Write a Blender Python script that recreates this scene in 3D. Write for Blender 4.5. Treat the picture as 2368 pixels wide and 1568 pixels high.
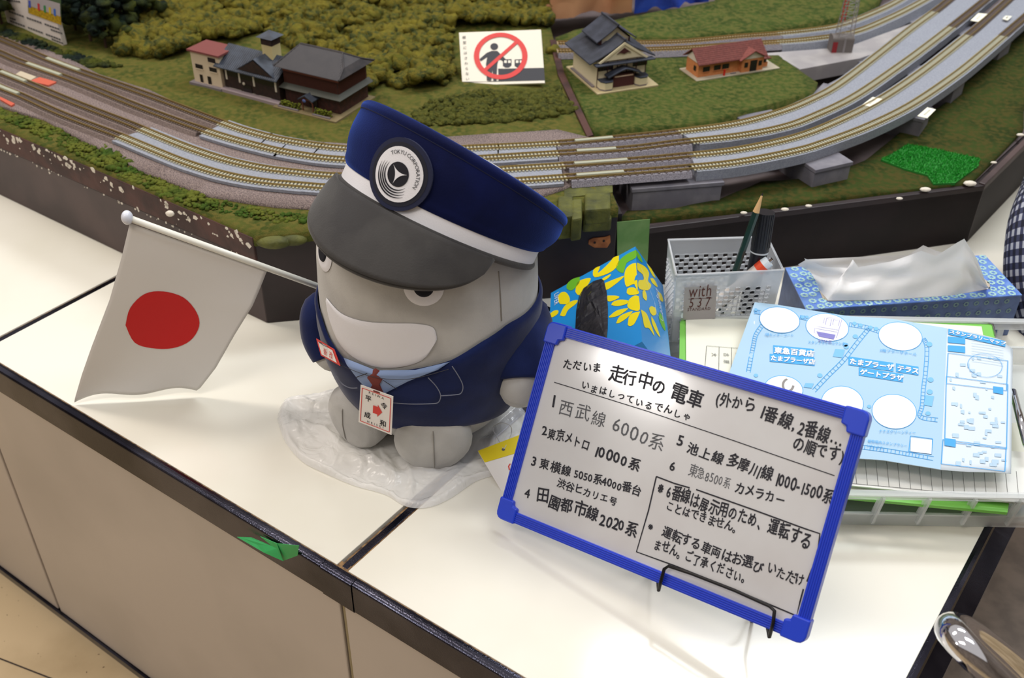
import bpy, bmesh, math, random
import numpy as np
from mathutils import Vector, Matrix, noise
random.seed(7); rng = np.random.default_rng(7)
S = bpy.context.scene
COL = S.collection
for o in list(bpy.data.objects): bpy.data.objects.remove(o)

# ------------------------------------------------------------------ camera
FPX, CXP, CYP, CAMH = 2400.0, 1184.0, 784.0, 0.68
PITCH, ROLL = math.radians(36.4), math.radians(1.0)
fw = np.array([0, math.cos(PITCH), -math.sin(PITCH)])
_u0 = np.array([0, math.sin(PITCH), math.cos(PITCH)]); _r0 = np.array([1., 0, 0])
rt = _r0*math.cos(ROLL) + _u0*math.sin(ROLL)
up = -_r0*math.sin(ROLL) + _u0*math.cos(ROLL)
CAM = np.array([0, 0, CAMH])
cd = bpy.data.cameras.new('camera'); cam = bpy.data.objects.new('camera', cd); COL.objects.link(cam)
cd.sensor_width = 36; cd.lens = FPX/2368*36; cd.clip_start = .02; cd.clip_end = 50
cam.matrix_world = Matrix(((rt[0], up[0], -fw[0], 0), (rt[1], up[1], -fw[1], 0), (rt[2], up[2], -fw[2], CAMH), (0, 0, 0, 1)))
cd.dof.use_dof = True; cd.dof.focus_distance = 0.93; cd.dof.aperture_fstop = 9.0
S.camera = cam
# ------------------------------------------------------------------ world, lamps, exposure
W = bpy.data.worlds.new('room'); S.world = W; W.use_nodes = True
W.node_tree.nodes['Background'].inputs[0].default_value = (1.0, .95, .90, 1)
W.node_tree.nodes['Background'].inputs[1].default_value = .62
def area(name, loc, size, power, color, target=(0, .9, 0)):
    l = bpy.data.lights.new(name, 'AREA'); l.shape = 'RECTANGLE'; l.size, l.size_y = size; l.energy = power; l.color = color
    o = bpy.data.objects.new(name, l); COL.objects.link(o); o.location = loc
    o.rotation_euler = (Vector(target)-Vector(loc)).to_track_quat('-Z', 'Y').to_euler()
    return o
area('ceiling_lamp', (.9, 2.0, 2.2), (1.2, .35), 34, (.93, .97, 1.0), (.9, 2.0, 0))
area('ceiling_lamp', (1.1, .5, 2.2), (1.2, .35), 13, (.93, .97, 1.0), (1.1, .5, 0))
area('ceiling_lamp', (-1.3, 1.4, 2.2), (1.2, .35), 26, (1.0, .90, .80), (-1.3, 1.4, 0))
area('ceiling_lamp', (-3.57, -1.0, 2.1), (.45, .28), 16, (1.0, .97, .94), (-3.0, -.6, 0))
area('ceiling_lamp', (-.9, -.4, 2.2), (1.2, .35), 16, (1.0, .90, .80), (-.9, -.4, 0))
S.view_settings.view_transform = 'Standard'; S.view_settings.look = 'None'
S.view_settings.gamma = 1.0; S.view_settings.exposure = 0.0; S.view_settings.use_curve_mapping = False

# ------------------------------------------------------------------ helpers
def ray(x, y): return (x-CXP)/FPX*rt - (y-CYP)/FPX*up + fw
def P(x, y, z=0.0):
    d = ray(x, y); return CAM + d*((z-CAMH)/d[2])
def PY(x, y, Y):
    d = ray(x, y); return CAM + d*(Y/d[1])
def PN(x, y, p0, n):
    d = ray(x, y); n = np.array(n); return CAM + d*(((np.array(p0)-CAM)@n)/(d@n))
def proj(q):
    v = np.asarray(q, float)-CAM; w = v@fw
    return CXP+FPX*(v@rt)/w, CYP-FPX*(v@up)/w
def unit(v): v = np.asarray(v, float); return v/np.linalg.norm(v)
def lin(c): return tuple((v/12.92 if v <= .04045 else ((v+.055)/1.055)**2.4) for v in c)
def rgb(r, g, b): return lin((r/255, g/255, b/255))+(1,)
MATS = {}
def mat(name, c, rough=.6, metal=0., c2=None, nscale=40, namt=(.4, .6), bump=None, spec=.5, alpha=1., trans=0., coat=0., detail=4, sheen=0.):
    if name in MATS: return MATS[name]
    m = bpy.data.materials.new(name); m.use_nodes = True; nt = m.node_tree; b = nt.nodes['Principled BSDF']
    b.inputs['Base Color'].default_value = rgb(*c); b.inputs['Roughness'].default_value = rough
    b.inputs['Metallic'].default_value = metal; b.inputs['Specular IOR Level'].default_value = spec
    b.inputs['Alpha'].default_value = alpha; b.inputs['Transmission Weight'].default_value = trans
    b.inputs['Coat Weight'].default_value = coat; b.inputs['Coat Roughness'].default_value = .08
    b.inputs['Sheen Weight'].default_value = sheen; b.inputs['Sheen Roughness'].default_value = .4
    if c2 or bump:
        tc = nt.nodes.new('ShaderNodeTexCoord')
    if c2:
        n = nt.nodes.new('ShaderNodeTexNoise'); n.inputs['Scale'].default_value = nscale; n.inputs['Detail'].default_value = detail
        nt.links.new(tc.outputs['Object'], n.inputs['Vector'])
        r = nt.nodes.new('ShaderNodeValToRGB'); r.color_ramp.elements[0].position = namt[0]; r.color_ramp.elements[1].position = namt[1]
        r.color_ramp.elements[0].color = rgb(*c); r.color_ramp.elements[1].color = rgb(*c2)
        nt.links.new(n.outputs['Fac'], r.inputs['Fac']); nt.links.new(r.outputs['Color'], b.inputs['Base Color'])
    if bump:
        n2 = nt.nodes.new('ShaderNodeTexNoise'); n2.inputs['Scale'].default_value = bump[0]; n2.inputs['Detail'].default_value = 3
        nt.links.new(tc.outputs['Object'], n2.inputs['Vector'])
        bp = nt.nodes.new('ShaderNodeBump'); bp.inputs['Strength'].default_value = bump[1]; bp.inputs['Distance'].default_value = bump[2] if len(bump) > 2 else .001
        nt.links.new(n2.outputs['Fac'], bp.inputs['Height']); nt.links.new(bp.outputs['Normal'], b.inputs['Normal'])
    MATS[name] = m; return m
def mat3(name, cols, scales, rough=.9, bump=None):
    """three-colour patchy mix: large noise picks hue, fine noise speckles"""
    m = bpy.data.materials.new(name); m.use_nodes = True; nt = m.node_tree; b = nt.nodes['Principled BSDF']
    b.inputs['Roughness'].default_value = rough; b.inputs['Specular IOR Level'].default_value = .2
    tc = nt.nodes.new('ShaderNodeTexCoord'); cur = None
    for i in range(len(cols)-1):
        n = nt.nodes.new('ShaderNodeTexNoise'); n.inputs['Scale'].default_value = scales[i]; n.inputs['Detail'].default_value = 3
        nt.links.new(tc.outputs['Object'], n.inputs['Vector'])
        r = nt.nodes.new('ShaderNodeValToRGB'); r.color_ramp.elements[0].position = .42; r.color_ramp.elements[1].position = .6
        nt.links.new(n.outputs['Fac'], r.inputs['Fac'])
        mx = nt.nodes.new('ShaderNodeMix'); mx.data_type = 'RGBA'
        if cur is None: mx.inputs['A'].default_value = rgb(*cols[0])
        else: nt.links.new(cur, mx.inputs['A'])
        mx.inputs['B'].default_value = rgb(*cols[i+1]); nt.links.new(r.outputs['Color'], mx.inputs['Factor'])
        cur = mx.outputs['Result']
    nt.links.new(cur, b.inputs['Base Color'])
    if bump:
        n2 = nt.nodes.new('ShaderNodeTexNoise'); n2.inputs['Scale'].default_value = bump[0]
        nt.links.new(tc.outputs['Object'], n2.inputs['Vector'])
        bp = nt.nodes.new('ShaderNodeBump'); bp.inputs['Strength'].default_value = bump[1]; bp.inputs['Distance'].default_value = bump[2]
        nt.links.new(n2.outputs['Fac'], bp.inputs['Height']); nt.links.new(bp.outputs['Normal'], b.inputs['Normal'])
    return m

ROOT = {}
class MB:
    def __init__(s, frame=None): s.v = []; s.f = []; s.fr = frame
    def T(s, p):
        if s.fr is None: return tuple(float(c) for c in p)
        o, x, y, z = s.fr; q = np.asarray(o)+p[0]*np.asarray(x)+p[1]*np.asarray(y)+p[2]*np.asarray(z); return tuple(q.tolist())
    def add(s, vs, fs):
        k = len(s.v); s.v += [s.T(p) for p in vs]; s.f += [tuple(i+k for i in f) for f in fs]; return s
    def box(s, a, b):
        x0, y0, z0 = a; x1, y1, z1 = b
        return s.add([(x0, y0, z0), (x1, y0, z0), (x1, y1, z0), (x0, y1, z0), (x0, y0, z1), (x1, y0, z1), (x1, y1, z1), (x0, y1, z1)],
              [(0, 3, 2, 1), (4, 5, 6, 7), (0, 1, 5, 4), (1, 2, 6, 5), (2, 3, 7, 6), (3, 0, 4, 7)])
    def prism(s, poly, z0, z1):
        n = len(poly)
        area = sum(poly[i][0]*poly[(i+1) % n][1]-poly[(i+1) % n][0]*poly[i][1] for i in range(n))
        if area < 0: poly = poly[::-1]
        return s.add([(p[0], p[1], z0) for p in poly]+[(p[0], p[1], z1) for p in poly],
              [tuple(range(n-1, -1, -1)), tuple(range(n, 2*n))]+[(i, (i+1) % n, n+(i+1) % n, n+i) for i in range(n)])
    def quad(s, a, b, c, d): return s.add([a, b, c, d], [(0, 1, 2, 3)])
    def slab(s, pts, t):
        """polygon pts (3d, ccw seen from its front) thickened by vector t backwards"""
        n = len(pts); t = np.asarray(t, float)
        return s.add([tuple(p) for p in pts]+[tuple(np.asarray(p)+t) for p in pts],
              [tuple(range(n)), tuple(range(2*n-1, n-1, -1))]+[((i+1) % n, i, n+i, n+(i+1) % n) for i in range(n)])
    def tube(s, path, r, n=8, cap=True):
        path = [np.asarray(p, float) for p in path]; rs = r if hasattr(r, '__len__') else [r]*len(path); N = len(path)
        ref = None; k = len(s.v); vs = []
        for i, p in enumerate(path):
            t = unit(path[min(i+1, N-1)]-path[max(i-1, 0)])
            if ref is None: ref = np.array([0, 0, 1.]) if abs(t[2]) < .9 else np.array([1., 0, 0])
            a = unit(np.cross(ref, t)); b = np.cross(t, a); ref = b
            for j in range(n):
                w = 2*math.pi*j/n; vs.append(p+rs[i]*(math.cos(w)*a+math.sin(w)*b))
        fs = [(i*n+j, i*n+(j+1) % n, (i+1)*n+(j+1) % n, (i+1)*n+j) for i in range(N-1) for j in range(n)]
        if cap: fs += [tuple(range(n-1, -1, -1)), tuple(range((N-1)*n, N*n))]
        return s.add(vs, fs)
    def grid(s, fn, nu, nv, closed=False):
        vs = [fn(i/nu, j/nv) for j in range(nv+1) for i in range(nu+(0 if closed else 1))]
        w = nu if closed else nu+1
        fs = [(j*w+i, j*w+(i+1) % w, (j+1)*w+(i+1) % w, (j+1)*w+i) for j in range(nv) for i in range(nu)]
        return s.add(vs, fs)
    def ball(s, c, r, sc=(1, 1, 1), nu=16, nv=10):
        return s.grid(lambda u, v: (c[0]+r*sc[0]*math.sin(math.pi*v)*math.cos(2*math.pi*u), c[1]+r*sc[1]*math.sin(math.pi*v)*math.sin(2*math.pi*u), c[2]-r*sc[2]*math.cos(math.pi*v)), nu, nv, True)
    def build(s, name, m, parent=None, smooth=False, loc=None, thick=0, bevel=0, sub=0):
        if parent is not None: L = ROOT[parent.name]
        else: L = Vector(loc) if loc is not None else Vector((0, 0, 0))
        me = bpy.data.meshes.new(name)
        me.from_pydata([(x-L[0], y-L[1], z-L[2]) for x, y, z in s.v], [], s.f); me.materials.append(m); me.validate(); me.update()
        if smooth: me.polygons.foreach_set('use_smooth', [True]*len(me.polygons))
        o = bpy.data.objects.new(name, me); COL.objects.link(o)
        if parent is not None: o.parent = parent
        else: o.location = L
        ROOT[o.name] = L
        if thick: q = o.modifiers.new('solid', 'SOLIDIFY'); q.thickness = thick; q.offset = -1
        if bevel: q = o.modifiers.new('bevel', 'BEVEL'); q.width = bevel; q.segments = 2; q.limit_method = 'ANGLE'
        if sub: q = o.modifiers.new('sub', 'SUBSURF'); q.levels = sub; q.render_levels = sub
        return o
def tag(o, label=None, cat=None, group=None, kind=None):
    if label: o['label'] = label
    if cat: o['category'] = cat
    if group: o['group'] = group
    if kind: o['kind'] = kind
    return o
def thing(name, loc, label, cat, group=None):
    o = bpy.data.objects.new(name, None); o.empty_display_size = .01; COL.objects.link(o); o.location = Vector([float(c) for c in loc])
    ROOT[o.name] = Vector([float(c) for c in loc]); return tag(o, label, cat, group)
def stuff(o): o['kind'] = 'stuff'; return o

# glyphs: every character of the writing is turned into a small mesh once
GL = {}
def preload(chars):
    obs = []
    for ch in sorted(set(chars)):
        if ch == ' ' or ch in GL: continue
        c = bpy.data.curves.new('g', 'FONT'); c.body = ch; c.size = 1; c.resolution_u = 2
        o = bpy.data.objects.new('g', c); COL.objects.link(o); obs.append((ch, o))
    dg = bpy.context.evaluated_depsgraph_get(); dg.update()
    for ch, o in obs:
        me = bpy.data.meshes.new_from_object(o.evaluated_get(dg))
        GL[ch] = ([(v.co.x, v.co.y) for v in me.vertices], [tuple(p.vertices) for p in me.polygons])
        bpy.data.meshes.remove(me); c = o.data; bpy.data.objects.remove(o); bpy.data.curves.remove(c)
def adv(ch):
    if ch == ' ': return .3
    if ord(ch) > 0x2000: return 1.0
    xs = [p[0] for p in GL[ch][0]]; return (max(xs) if xs else .3)+.07
def text(mb, s, a, b, h, nrm, off=.0004, jit=0., fit=True, ccurve=None, bold=0):
    """write s from point a towards point b (b only gives direction when fit is False); h = letter size; nrm = face normal"""
    a = np.asarray(a, float); b = np.asarray(b, float); n = unit(nrm); x = unit(b-a); x = unit(x-n*(x@n)); y = np.cross(n, x)
    tot = sum(adv(c) for c in s); L = np.linalg.norm(b-a); k = L/(tot*h) if fit else 1.
    cur = 0.
    for ch in s:
        w = adv(ch)
        if ch != ' ':
            vs, fs = GL[ch]; an = random.uniform(-jit, jit)*.12; sc = 1+random.uniform(-jit, jit)*.1; dy = random.uniform(-jit, jit)*.06*h
            reps = [(0, 0)] if not bold else [(0, 0), (bold, 0), (0, bold), (bold, bold)]
            for q, (bx_, by_) in enumerate(reps):
                pts = []
                for (gx, gy) in vs:
                    gx2 = (gx*math.cos(an)-gy*math.sin(an))*sc+bx_; gy2 = (gx*math.sin(an)+gy*math.cos(an))*sc+by_
                    px = (cur*h+gx2*h)*k if fit and k < 1 else cur*h*k+gx2*h
                    pts.append(a+x*px+y*(gy2*h+dy)+n*(off+q*.00003))
                mb.add(pts, fs)
        cur += w
    return mb
def stroke(mb, pts, w, nrm, off=.0004):
    """flat ribbon along pts on a face"""
    n = unit(nrm); pts = [np.asarray(p, float) for p in pts]; L = []; R = []
    for i, p in enumerate(pts):
        t = unit(pts[min(i+1, len(pts)-1)]-pts[max(i-1, 0)]); s_ = np.cross(n, t)
        L.append(p+s_*w/2+n*off); R.append(p-s_*w/2+n*off)
    N = len(pts); return mb.add(L+R, [(i, N+i, N+i+1, i+1) for i in range(N-1)])
def fan(mb, pts, n=None, off=0.):
    o = np.zeros(3) if n is None else unit(n)*off
    return mb.add([np.asarray(p)+o for p in pts], [tuple(range(len(pts)))])
def spline(pts, n=8):
    pts = [np.asarray(p, float) for p in pts]; out = []
    for i in range(len(pts)-1):
        p0 = pts[max(i-1, 0)]; p1 = pts[i]; p2 = pts[i+1]; p3 = pts[min(i+2, len(pts)-1)]
        for k in range(n):
            t = k/n; out.append(.5*((2*p1)+(-p0+p2)*t+(2*p0-5*p1+4*p2-p3)*t*t+(-p0+3*p1-3*p2+p3)*t**3))
    out.append(pts[-1]); return out
def resample(pts, step):
    pts = np.array(pts); d = np.r_[0, np.cumsum(np.linalg.norm(np.diff(pts, axis=0), axis=1))]; n = max(2, int(d[-1]/step)+1)
    t = np.linspace(0, d[-1], n); return np.stack([np.interp(t, d, pts[:, i]) for i in range(3)], 1)
def ribbon(mb, path, prof, closed_ends=True):
    """sweep a cross profile [(side offset, z offset)...] (closed) along a horizontal path"""
    N = len(path); m = len(prof); vs = []
    for i in range(N):
        t = np.array(path[min(i+1, N-1)])-np.array(path[max(i-1, 0)]); t[2] = 0; t = unit(t); s_ = np.array([t[1], -t[0], 0])
        for (a, z) in prof: vs.append(np.array(path[i])+s_*a+np.array([0, 0, z]))
    fs = [(i*m+j, i*m+(j+1) % m, (i+1)*m+(j+1) % m, (i+1)*m+j) for i in range(N-1) for j in range(m)]
    fs += [tuple(range(m)), tuple(range(N*m-1, (N-1)*m-1, -1))]
    return mb.add(vs, fs)
def inpoly(x, y, poly):
    c = False; n = len(poly)
    for i in range(n):
        x1, y1 = poly[i]; x2, y2 = poly[(i+1) % n]
        if (y1 > y) != (y2 > y) and x < (x2-x1)*(y-y1)/(y2-y1)+x1: c = not c
    return c
preload("ただいま走行中の電車外からいまはしっているでんしゃ番線順です西武線0123456789系東京メトロ横台渋谷ヒカリエ号田園都市池上多摩川急線カメラー※は展示用ため、運転することはできません。車両お選びいただけませんご了承くださいごんくだ(),.-…平成令和REIWAHEISEIwith537STANDARDTOKYUCORPORATIONLIVER模型にはさわらない東急百貨店たまプラーザテラスゲートスタンプラリーマップ階センターコートホールナナズグリーンティーカウンター催物場内いたします系Elegancelnedo新改①②5090ABCDEYUdNTtYKgc大古渡辺原沢鉄道記念撮影①—|")

# ------------------------------------------------------------------ materials
white_lam = mat('white_laminate', (230, 227, 214), .13, c2=(235, 232, 221), nscale=6, spec=.5)
panel_lam = mat('beige_laminate', (196, 187, 180), .28, c2=(185, 177, 170), nscale=4)
chrome_dark = mat('dark_mirror_chrome', (78, 78, 92), .12, .95, c2=(44, 43, 54), nscale=9, bump=(900, .15))  # dark base colour carries the dark room mirrored in the trim
chrome = mat('bright_chrome', (215, 215, 222), .07, 1.)
grime = mat('brown_glue_grime', (72, 52, 38), .8, c2=(150, 118, 80), nscale=160)
floor_m = mat('vinyl_floor', (200, 178, 142), .4, c2=(172, 150, 114), nscale=5, detail=8)
black_line = mat('dark_seam', (45, 32, 26), .7)

# ------------------------------------------------------------------ counter (structure)
A0 = P(0, 838); A1 = P(762, 1295); dF = unit(A1-A0); nF = np.array([-dF[1], dF[0], 0]); zF = np.array([0, 0, 1.])
E0 = P(2273, 1226); E1 = P(2097, 1566); dE = unit(E0-E1); nE = np.array([dE[1], -dE[0], 0])   # right end, nE outward
FLOOR_Z = -.457
def xy(p): return (float(p[0]), float(p[1]))
def along(t, back=0.): return A0+dF*t+nF*back
tc_ = float((A1-A0)@dF)                       # where the middle joint meets the front edge
t_end = None
# intersection of front line with end line
Mx = np.array([[dF[0], -dE[0]], [dF[1], -dE[1]]]); ss = np.linalg.solve(Mx, (E1-A0)[:2]); CORNER = A0+dF*ss[0]
J1a = P(0, 783); J1b = P(250, 652); J1d = unit(J1b-J1a); J2a = P(806, 1303); J2b = P(947, 1178); J2d = unit(J2b-J2a)
J1f = J1a-J1d*(((J1a-A0)@nF)/(J1d@nF)); J2f = J2a-J2d*(((J2a-A0)@nF)/(J2d@nF))
counter = thing('display_counter', xy(A1)+(FLOOR_Z,), 'long white topped display counter with beige front panels and dark chrome edging', 'counter')
g = .0045
def top_panel(poly): MB().prism([xy(p) for p in poly], -.018, 0).build('top_panel', white_lam, counter, bevel=.0006)
LB = along(-.55, .75); 
top_panel([along(-.55), J1f-dF*g, J1f-dF*g+J1d*.75, along(-.55, .75)])
bk2 = J2f-dF*.001+J2d*.42
top_panel([J1f+dF*g, J2f-dF*g*1.6, J2f-dF*g*1.6+J2d*.42, J1f+dF*g+J1d*.6])
Eb = E1+dE*1.1
top_panel([J2f+dF*g*1.2, CORNER, Eb, J2f+dF*g*1.2+J2d*.42+np.array([0, .5, 0]), J2f+dF*g*1.2+J2d*.42])
for (ja, jd, L) in ((J1f, J1d, .6), (J2f, J2d, .42)):
    f_ = (ja, dF, jd, zF)
    MB(f_).box((-.0035, .001, -.012), (.0035, L, -.0009)).build('joint_trim', chrome_dark, counter, bevel=.0008)
    MB(f_).box((-.0052, .001, -.015), (.0058, L, -.0016)).build('joint_grime', grime, counter)
MB((J1a, dF, dF, zF))
# trim strip running along the back behind the plush
sA, sB = P(1220, 693), P(1285, 722); sd = unit(sB-sA)
MB((sA-sd*.25, sd, np.cross(zF, sd), zF)).box((0, -.0035, -.01), (.42, .0035, .0007)).build('joint_trim', chrome_dark, counter, bevel=.0005)
# front edging: rounded chrome band in lengths, with a cover piece at the joint
def front_trim(t0, t1, r=0.):
    ang = [i*math.pi/2/5 for i in range(6)]
    prof = [(-.0015, .0004), (-.004-r, .0006)]+[(-.0062-r-.0035*math.sin(a), -.0028+.0032*math.cos(a)) for a in ang]+[(-.0097-r, -.0345), (-.0085-r, -.0365), (-.0015, -.0365)]
    m = MB(); 
    vs = [tuple(A0+dF*t+nF*y+zF*z) for t in (t0, t1) for (y, z) in prof]; n = len(prof)
    m.add(vs, [(i, (i+1) % n, n+(i+1) % n, n+i) for i in range(n)]+[tuple(range(n-1, -1, -1)), tuple(range(n, 2*n))])
    return m
tE = float((CORNER-A0)@dF)
tj = float((J2f-A0)@dF)
front_trim(-.55, tj-.018).build('edge_trim', chrome_dark, counter)
front_trim(tj-.0175, tj+.0175, .0008).build('trim_cover', chrome_dark, counter)
front_trim(tj+.018, tE).build('edge_trim', chrome_dark, counter)
MB((A0, dF, nF, zF)).box((-.55, -.004, -.019), (tE, .006, -.001)).build('edge_grime', grime, counter)
# right end edging
fE = (CORNER, dE, nE, zF)
m = MB(fE); prof = [(0, .0003), (.003, .0010), (.006, .0004), (.0075, -.002), (.022, -.010), (.022, -.03), (0, -.03)]; n = len(prof)
m.add([(t, y, z) for t in (-.02, 1.05) for (y, z) in prof], [(i, (i+1) % n, n+(i+1) % n, n+i) for i in range(n)]+[tuple(range(n-1, -1, -1)), tuple(range(n, 2*n))])
m.build('end_trim', chrome_dark, counter)
# front panels
fp = (A0, dF, nF, zF)
js = [-.55, -.0645, tj+.0, tE]
for i in range(3):
    MB(fp).box((js[i]+.002, -.006, FLOOR_Z+.012), (js[i+1]-.0035, .012, -.0375)).build('front_panel', panel_lam, counter, bevel=.0015)
MB(fp).box((-.55, .0, FLOOR_Z), (tE-.002, .01, -.03)).build('panel_backing', grime, counter)
MB(fp).box((-.55, -.0095, FLOOR_Z), (tE-.002, -.003, FLOOR_Z+.011)).build('kick_strip', chrome_dark, counter)
caulk = mat('yellowed_caulk', (150, 138, 108), .6)
MB(fp).box((tj-.001, -.005, FLOOR_Z+.012), (tj+.003, .001, -.033)).build('joint_caulk', caulk, counter)
MB(fE).box((.0, -.012, FLOOR_Z), (1.0, .0, -.0305)).build('end_panel', panel_lam, counter)
end_shade = mat('shaded_floor_brown', (126, 112, 100), .5, c2=(106, 94, 84), nscale=30)  # darker brown stands in for shade on the floor past the end
# boards added over the floor past the counter end, coloured as its shade
q1, q2, q3, q4 = P(2345, 1230, -.3), P(2268, 1448, -.3), P(2368, 1336, -.3), P(2300, 1478, -.3)
m = MB().prism([xy(E1-dE*.3-nE*0+nE*.03), xy(E0+dE*.8+nE*.03), xy(E0+dE*.8+nE*.3), xy(E1-dE*.3+nE*.3)], FLOOR_Z, FLOOR_Z+.06)
pl = thing('floor_shade_boards', xy(E1+nE*.1)+(FLOOR_Z,), 'added brownish boards carrying the shade of the floor beside the right end of the counter', 'platform')
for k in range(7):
    MB(fE).box((-.6, .002+k*.09, FLOOR_Z), (1.6, .002+k*.09+.088, FLOOR_Z+.05-.004*k)).build('shade_plank', end_shade, pl, bevel=.001)
# floor
fl = MB().prism([(-4.2, -2.2), (3, -2.2), (3, 4), (-4.2, 4)], FLOOR_Z-.02, FLOOR_Z).build('floor', floor_m); fl['kind'] = 'structure'
wallm = mat('unseen_wall_paint', (150, 140, 130), .8, c2=(128, 118, 110), nscale=2)  # unseen walls, added for the chrome to mirror as dark
for nm_, a_, b_ in (('unseen_wall_front', (-4.3, -2.3, FLOOR_Z), (3.1, -2.2, 2.3)), ('unseen_wall_left', (-4.3, -2.2, FLOOR_Z), (-4.2, 4, 2.3)), ('unseen_wall_right', (3, -2.2, FLOOR_Z), (3.1, 4, 2.3)), ('unseen_wall_back', (-4.3, 4, FLOOR_Z), (3.1, 4.1, 2.3))):
    MB().box(a_, b_).build(nm_, wallm)['kind'] = 'structure'
speck = MB()
for i in range(900):
    t, b_ = rng.uniform(-.7, .5), rng.uniform(-.5, -.012)
    p = A0+dF*t+nF*b_; s_ = rng.uniform(.0004, .0016); a = rng.uniform(0, 3)
    c_, d_ = math.cos(a)*s_, math.sin(a)*s_
    speck.add([(p[0]-c_, p[1]-d_, FLOOR_Z+.0003), (p[0]+d_*.5, p[1]-c_*.5, FLOOR_Z+.0003), (p[0]+c_, p[1]+d_, FLOOR_Z+.0003), (p[0]-d_*.5, p[1]+c_*.5, FLOOR_Z+.0003)], [(0, 1, 2, 3)])
stuff(speck.build('floor_flecks', mat('dark_fleck', (96, 74, 50), .7), fl))
seam = MB()
f1, f2 = P(30, 1480, FLOOR_Z), P(330, 1395+70, FLOOR_Z)
stroke(seam, [P(-60, 1500, FLOOR_Z), P(300, 1640, FLOOR_Z)], .002, zF, .0004); seam.build('tile_seam', black_line, fl)
# green tape on the edging
tp = mat('green_masking_tape', (62, 190, 110), .5, c2=(52, 165, 92), nscale=20)
tape = MB()
tl = unit(nF*-1)
o_ = lambda x, y, d_: PN(x, y, A0-nF*(.0105+d_), nF)
tape.slab([o_(602, 1241, .001), o_(640, 1257, .001), o_(691, 1262, .001), o_(688, 1285, .001), o_(655, 1297, .001), o_(640, 1272, .001)], nF*.0004)
tape.slab([o_(548, 1242, .006), o_(580, 1243, .002), o_(640, 1268, .001), o_(640, 1258, .0015), o_(655, 1298, .004), o_(610, 1278, .006)][::1], nF*.0004)
tag(tape.build('masking_tape', tp, loc=tuple(o_(640, 1270, 0))), 'torn bit of green masking tape stuck on the dark chrome edging', 'tape')

# ------------------------------------------------------------------ model railway: base
ZL, ZT, ZR = .114, .122, .084
grass_l = mat3('mossy_grass', [(86, 90, 36), (66, 76, 28), (100, 94, 42)], [26, 130, 14], bump=(900, .8, .002))
grass_r = mat3('green_grass', [(70, 86, 34), (52, 70, 24), (94, 96, 46)], [30, 140, 16], bump=(1000, .8, .002))
grass_d = mat3('dark_grass', [(56, 70, 24), (42, 56, 16), (74, 70, 28)], [22, 140, 30], bump=(1000, .8, .002))
gravel = mat('mauve_gravel', (150, 134, 128), .95, c2=(92, 80, 82), nscale=700, bump=(900, .9, .001))
wood_red = mat('chipped_brown_paint', (78, 46, 40), .6, c2=(54, 30, 27), nscale=30, bump=(60, .5, .002))
wood_drk = mat('dark_brown_paint', (40, 26, 29), .5, c2=(30, 18, 21), nscale=14)
wood_grey = mat('worn_grey_brown_paint', (80, 63, 62), .5, c2=(58, 44, 45), nscale=9)
W0 = P(0, 451); W1 = P(618, 748); wd = unit(W1-W0); W00 = W0-wd*.6
W2 = P(1275, 690); W2d = unit(W2-W1); W3 = W1+W2d*((.116-W1[0])/W2d[0])
W4 = P(2236, 560)                                   # right corner at the bottom
W3b = np.array([W3[0]+.006, W3[1]+.004, 0.])
sideR = unit(P(2368, 300, ZR)-P(2245, 418, ZR)); W5 = W4+sideR*1.2
CL0, CL1 = P(1362, 312, ZL), P(1268, 60, ZL); cd_ = unit(CL1-CL0)
CLf = W3.copy(); CLb = CL1+cd_*.6
leftm = thing('layout_module', xy((W1+W0)/2)+(0,), 'left scenery board of the model railway with chipped brown sides', 'model railway')
rightm = thing('layout_module', xy((W3b+W4)/2)+(0,), 'right scenery board of the model railway with dark sides and grey viaduct', 'model railway')
LM = [xy(W00), xy(W1), xy(W3), xy(CL0), xy(CLb), (CLb[0]-1.6, CLb[1]+.1), (W00[0]-.3, W00[1]+.9)]
MB().prism([xy(W00+nF*.01), xy(W1+nF*.01), xy(W3+nF*.01), xy(CL0), xy(CLb), (CLb[0]-1.6, CLb[1]+.1), (W00[0]-.3, W00[1]+.9)], .0005, ZL-.012).build('core', wood_drk, leftm)
def side(parent, a, b, z0, z1, m, t=.008, name='side_board', proud=0., bev=.001):
    a = np.array([a[0], a[1], 0.]); b = np.array([b[0], b[1], 0.]); d = unit(b-a); nn = np.array([-d[1], d[0], 0]); L = np.linalg.norm((b-a)[:2])
    return MB((a-nn*proud, d, nn, zF)).box((0, 0, z0), (L, t+proud, z1)).build(name, m, parent, bevel=bev)
side(leftm, W00, W1+0*wd, .0005, .081, wood_grey)
side(leftm, W00, W1, .0825, ZL-.002, wood_red, proud=.0025)
side(leftm, W1, W3, .0005, ZL-.004, wood_drk)
side(leftm, W3, CL0, ZR-.02, ZL-.003, wood_red, t=.004)
# chipped white paint and plaster along the top edge
chip = MB(); white_chip = mat('white_plaster', (222, 214, 200), .8)
for i in range(260):
    s_ = rng.uniform(-.35, .5); q = W0+wd*s_; zz = ZL-.002-abs(rng.normal(0, .012)) if i % 3 else .0805+rng.uniform(-.001, .002)
    nrm = np.array([wd[1], -wd[0], 0]); c = q+nrm*.0029; r_ = rng.uniform(.0004, .0022)*(1.8 if zz > .1 else .8); k = int(rng.integers(5, 8))
    if (q-W1)@wd > -.002: continue
    chip.slab([c+wd*(r_*math.cos(2*math.pi*j/k)*rng.uniform(.5, 1.5))+np.array([0, 0, zz])+zF*(r_*math.sin(2*math.pi*j/k)*rng.uniform(.5, 1.4)) for j in range(k)], -nrm*.0006)
for (px_, py_, r_) in ((157, 352, .004), (298, 422, .005), (393, 494, .005), (232, 378, .004)):
    c = P(px_, py_, ZL-.004); chip.ball(c, r_, (1, .7, .7), 8, 6)
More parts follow.
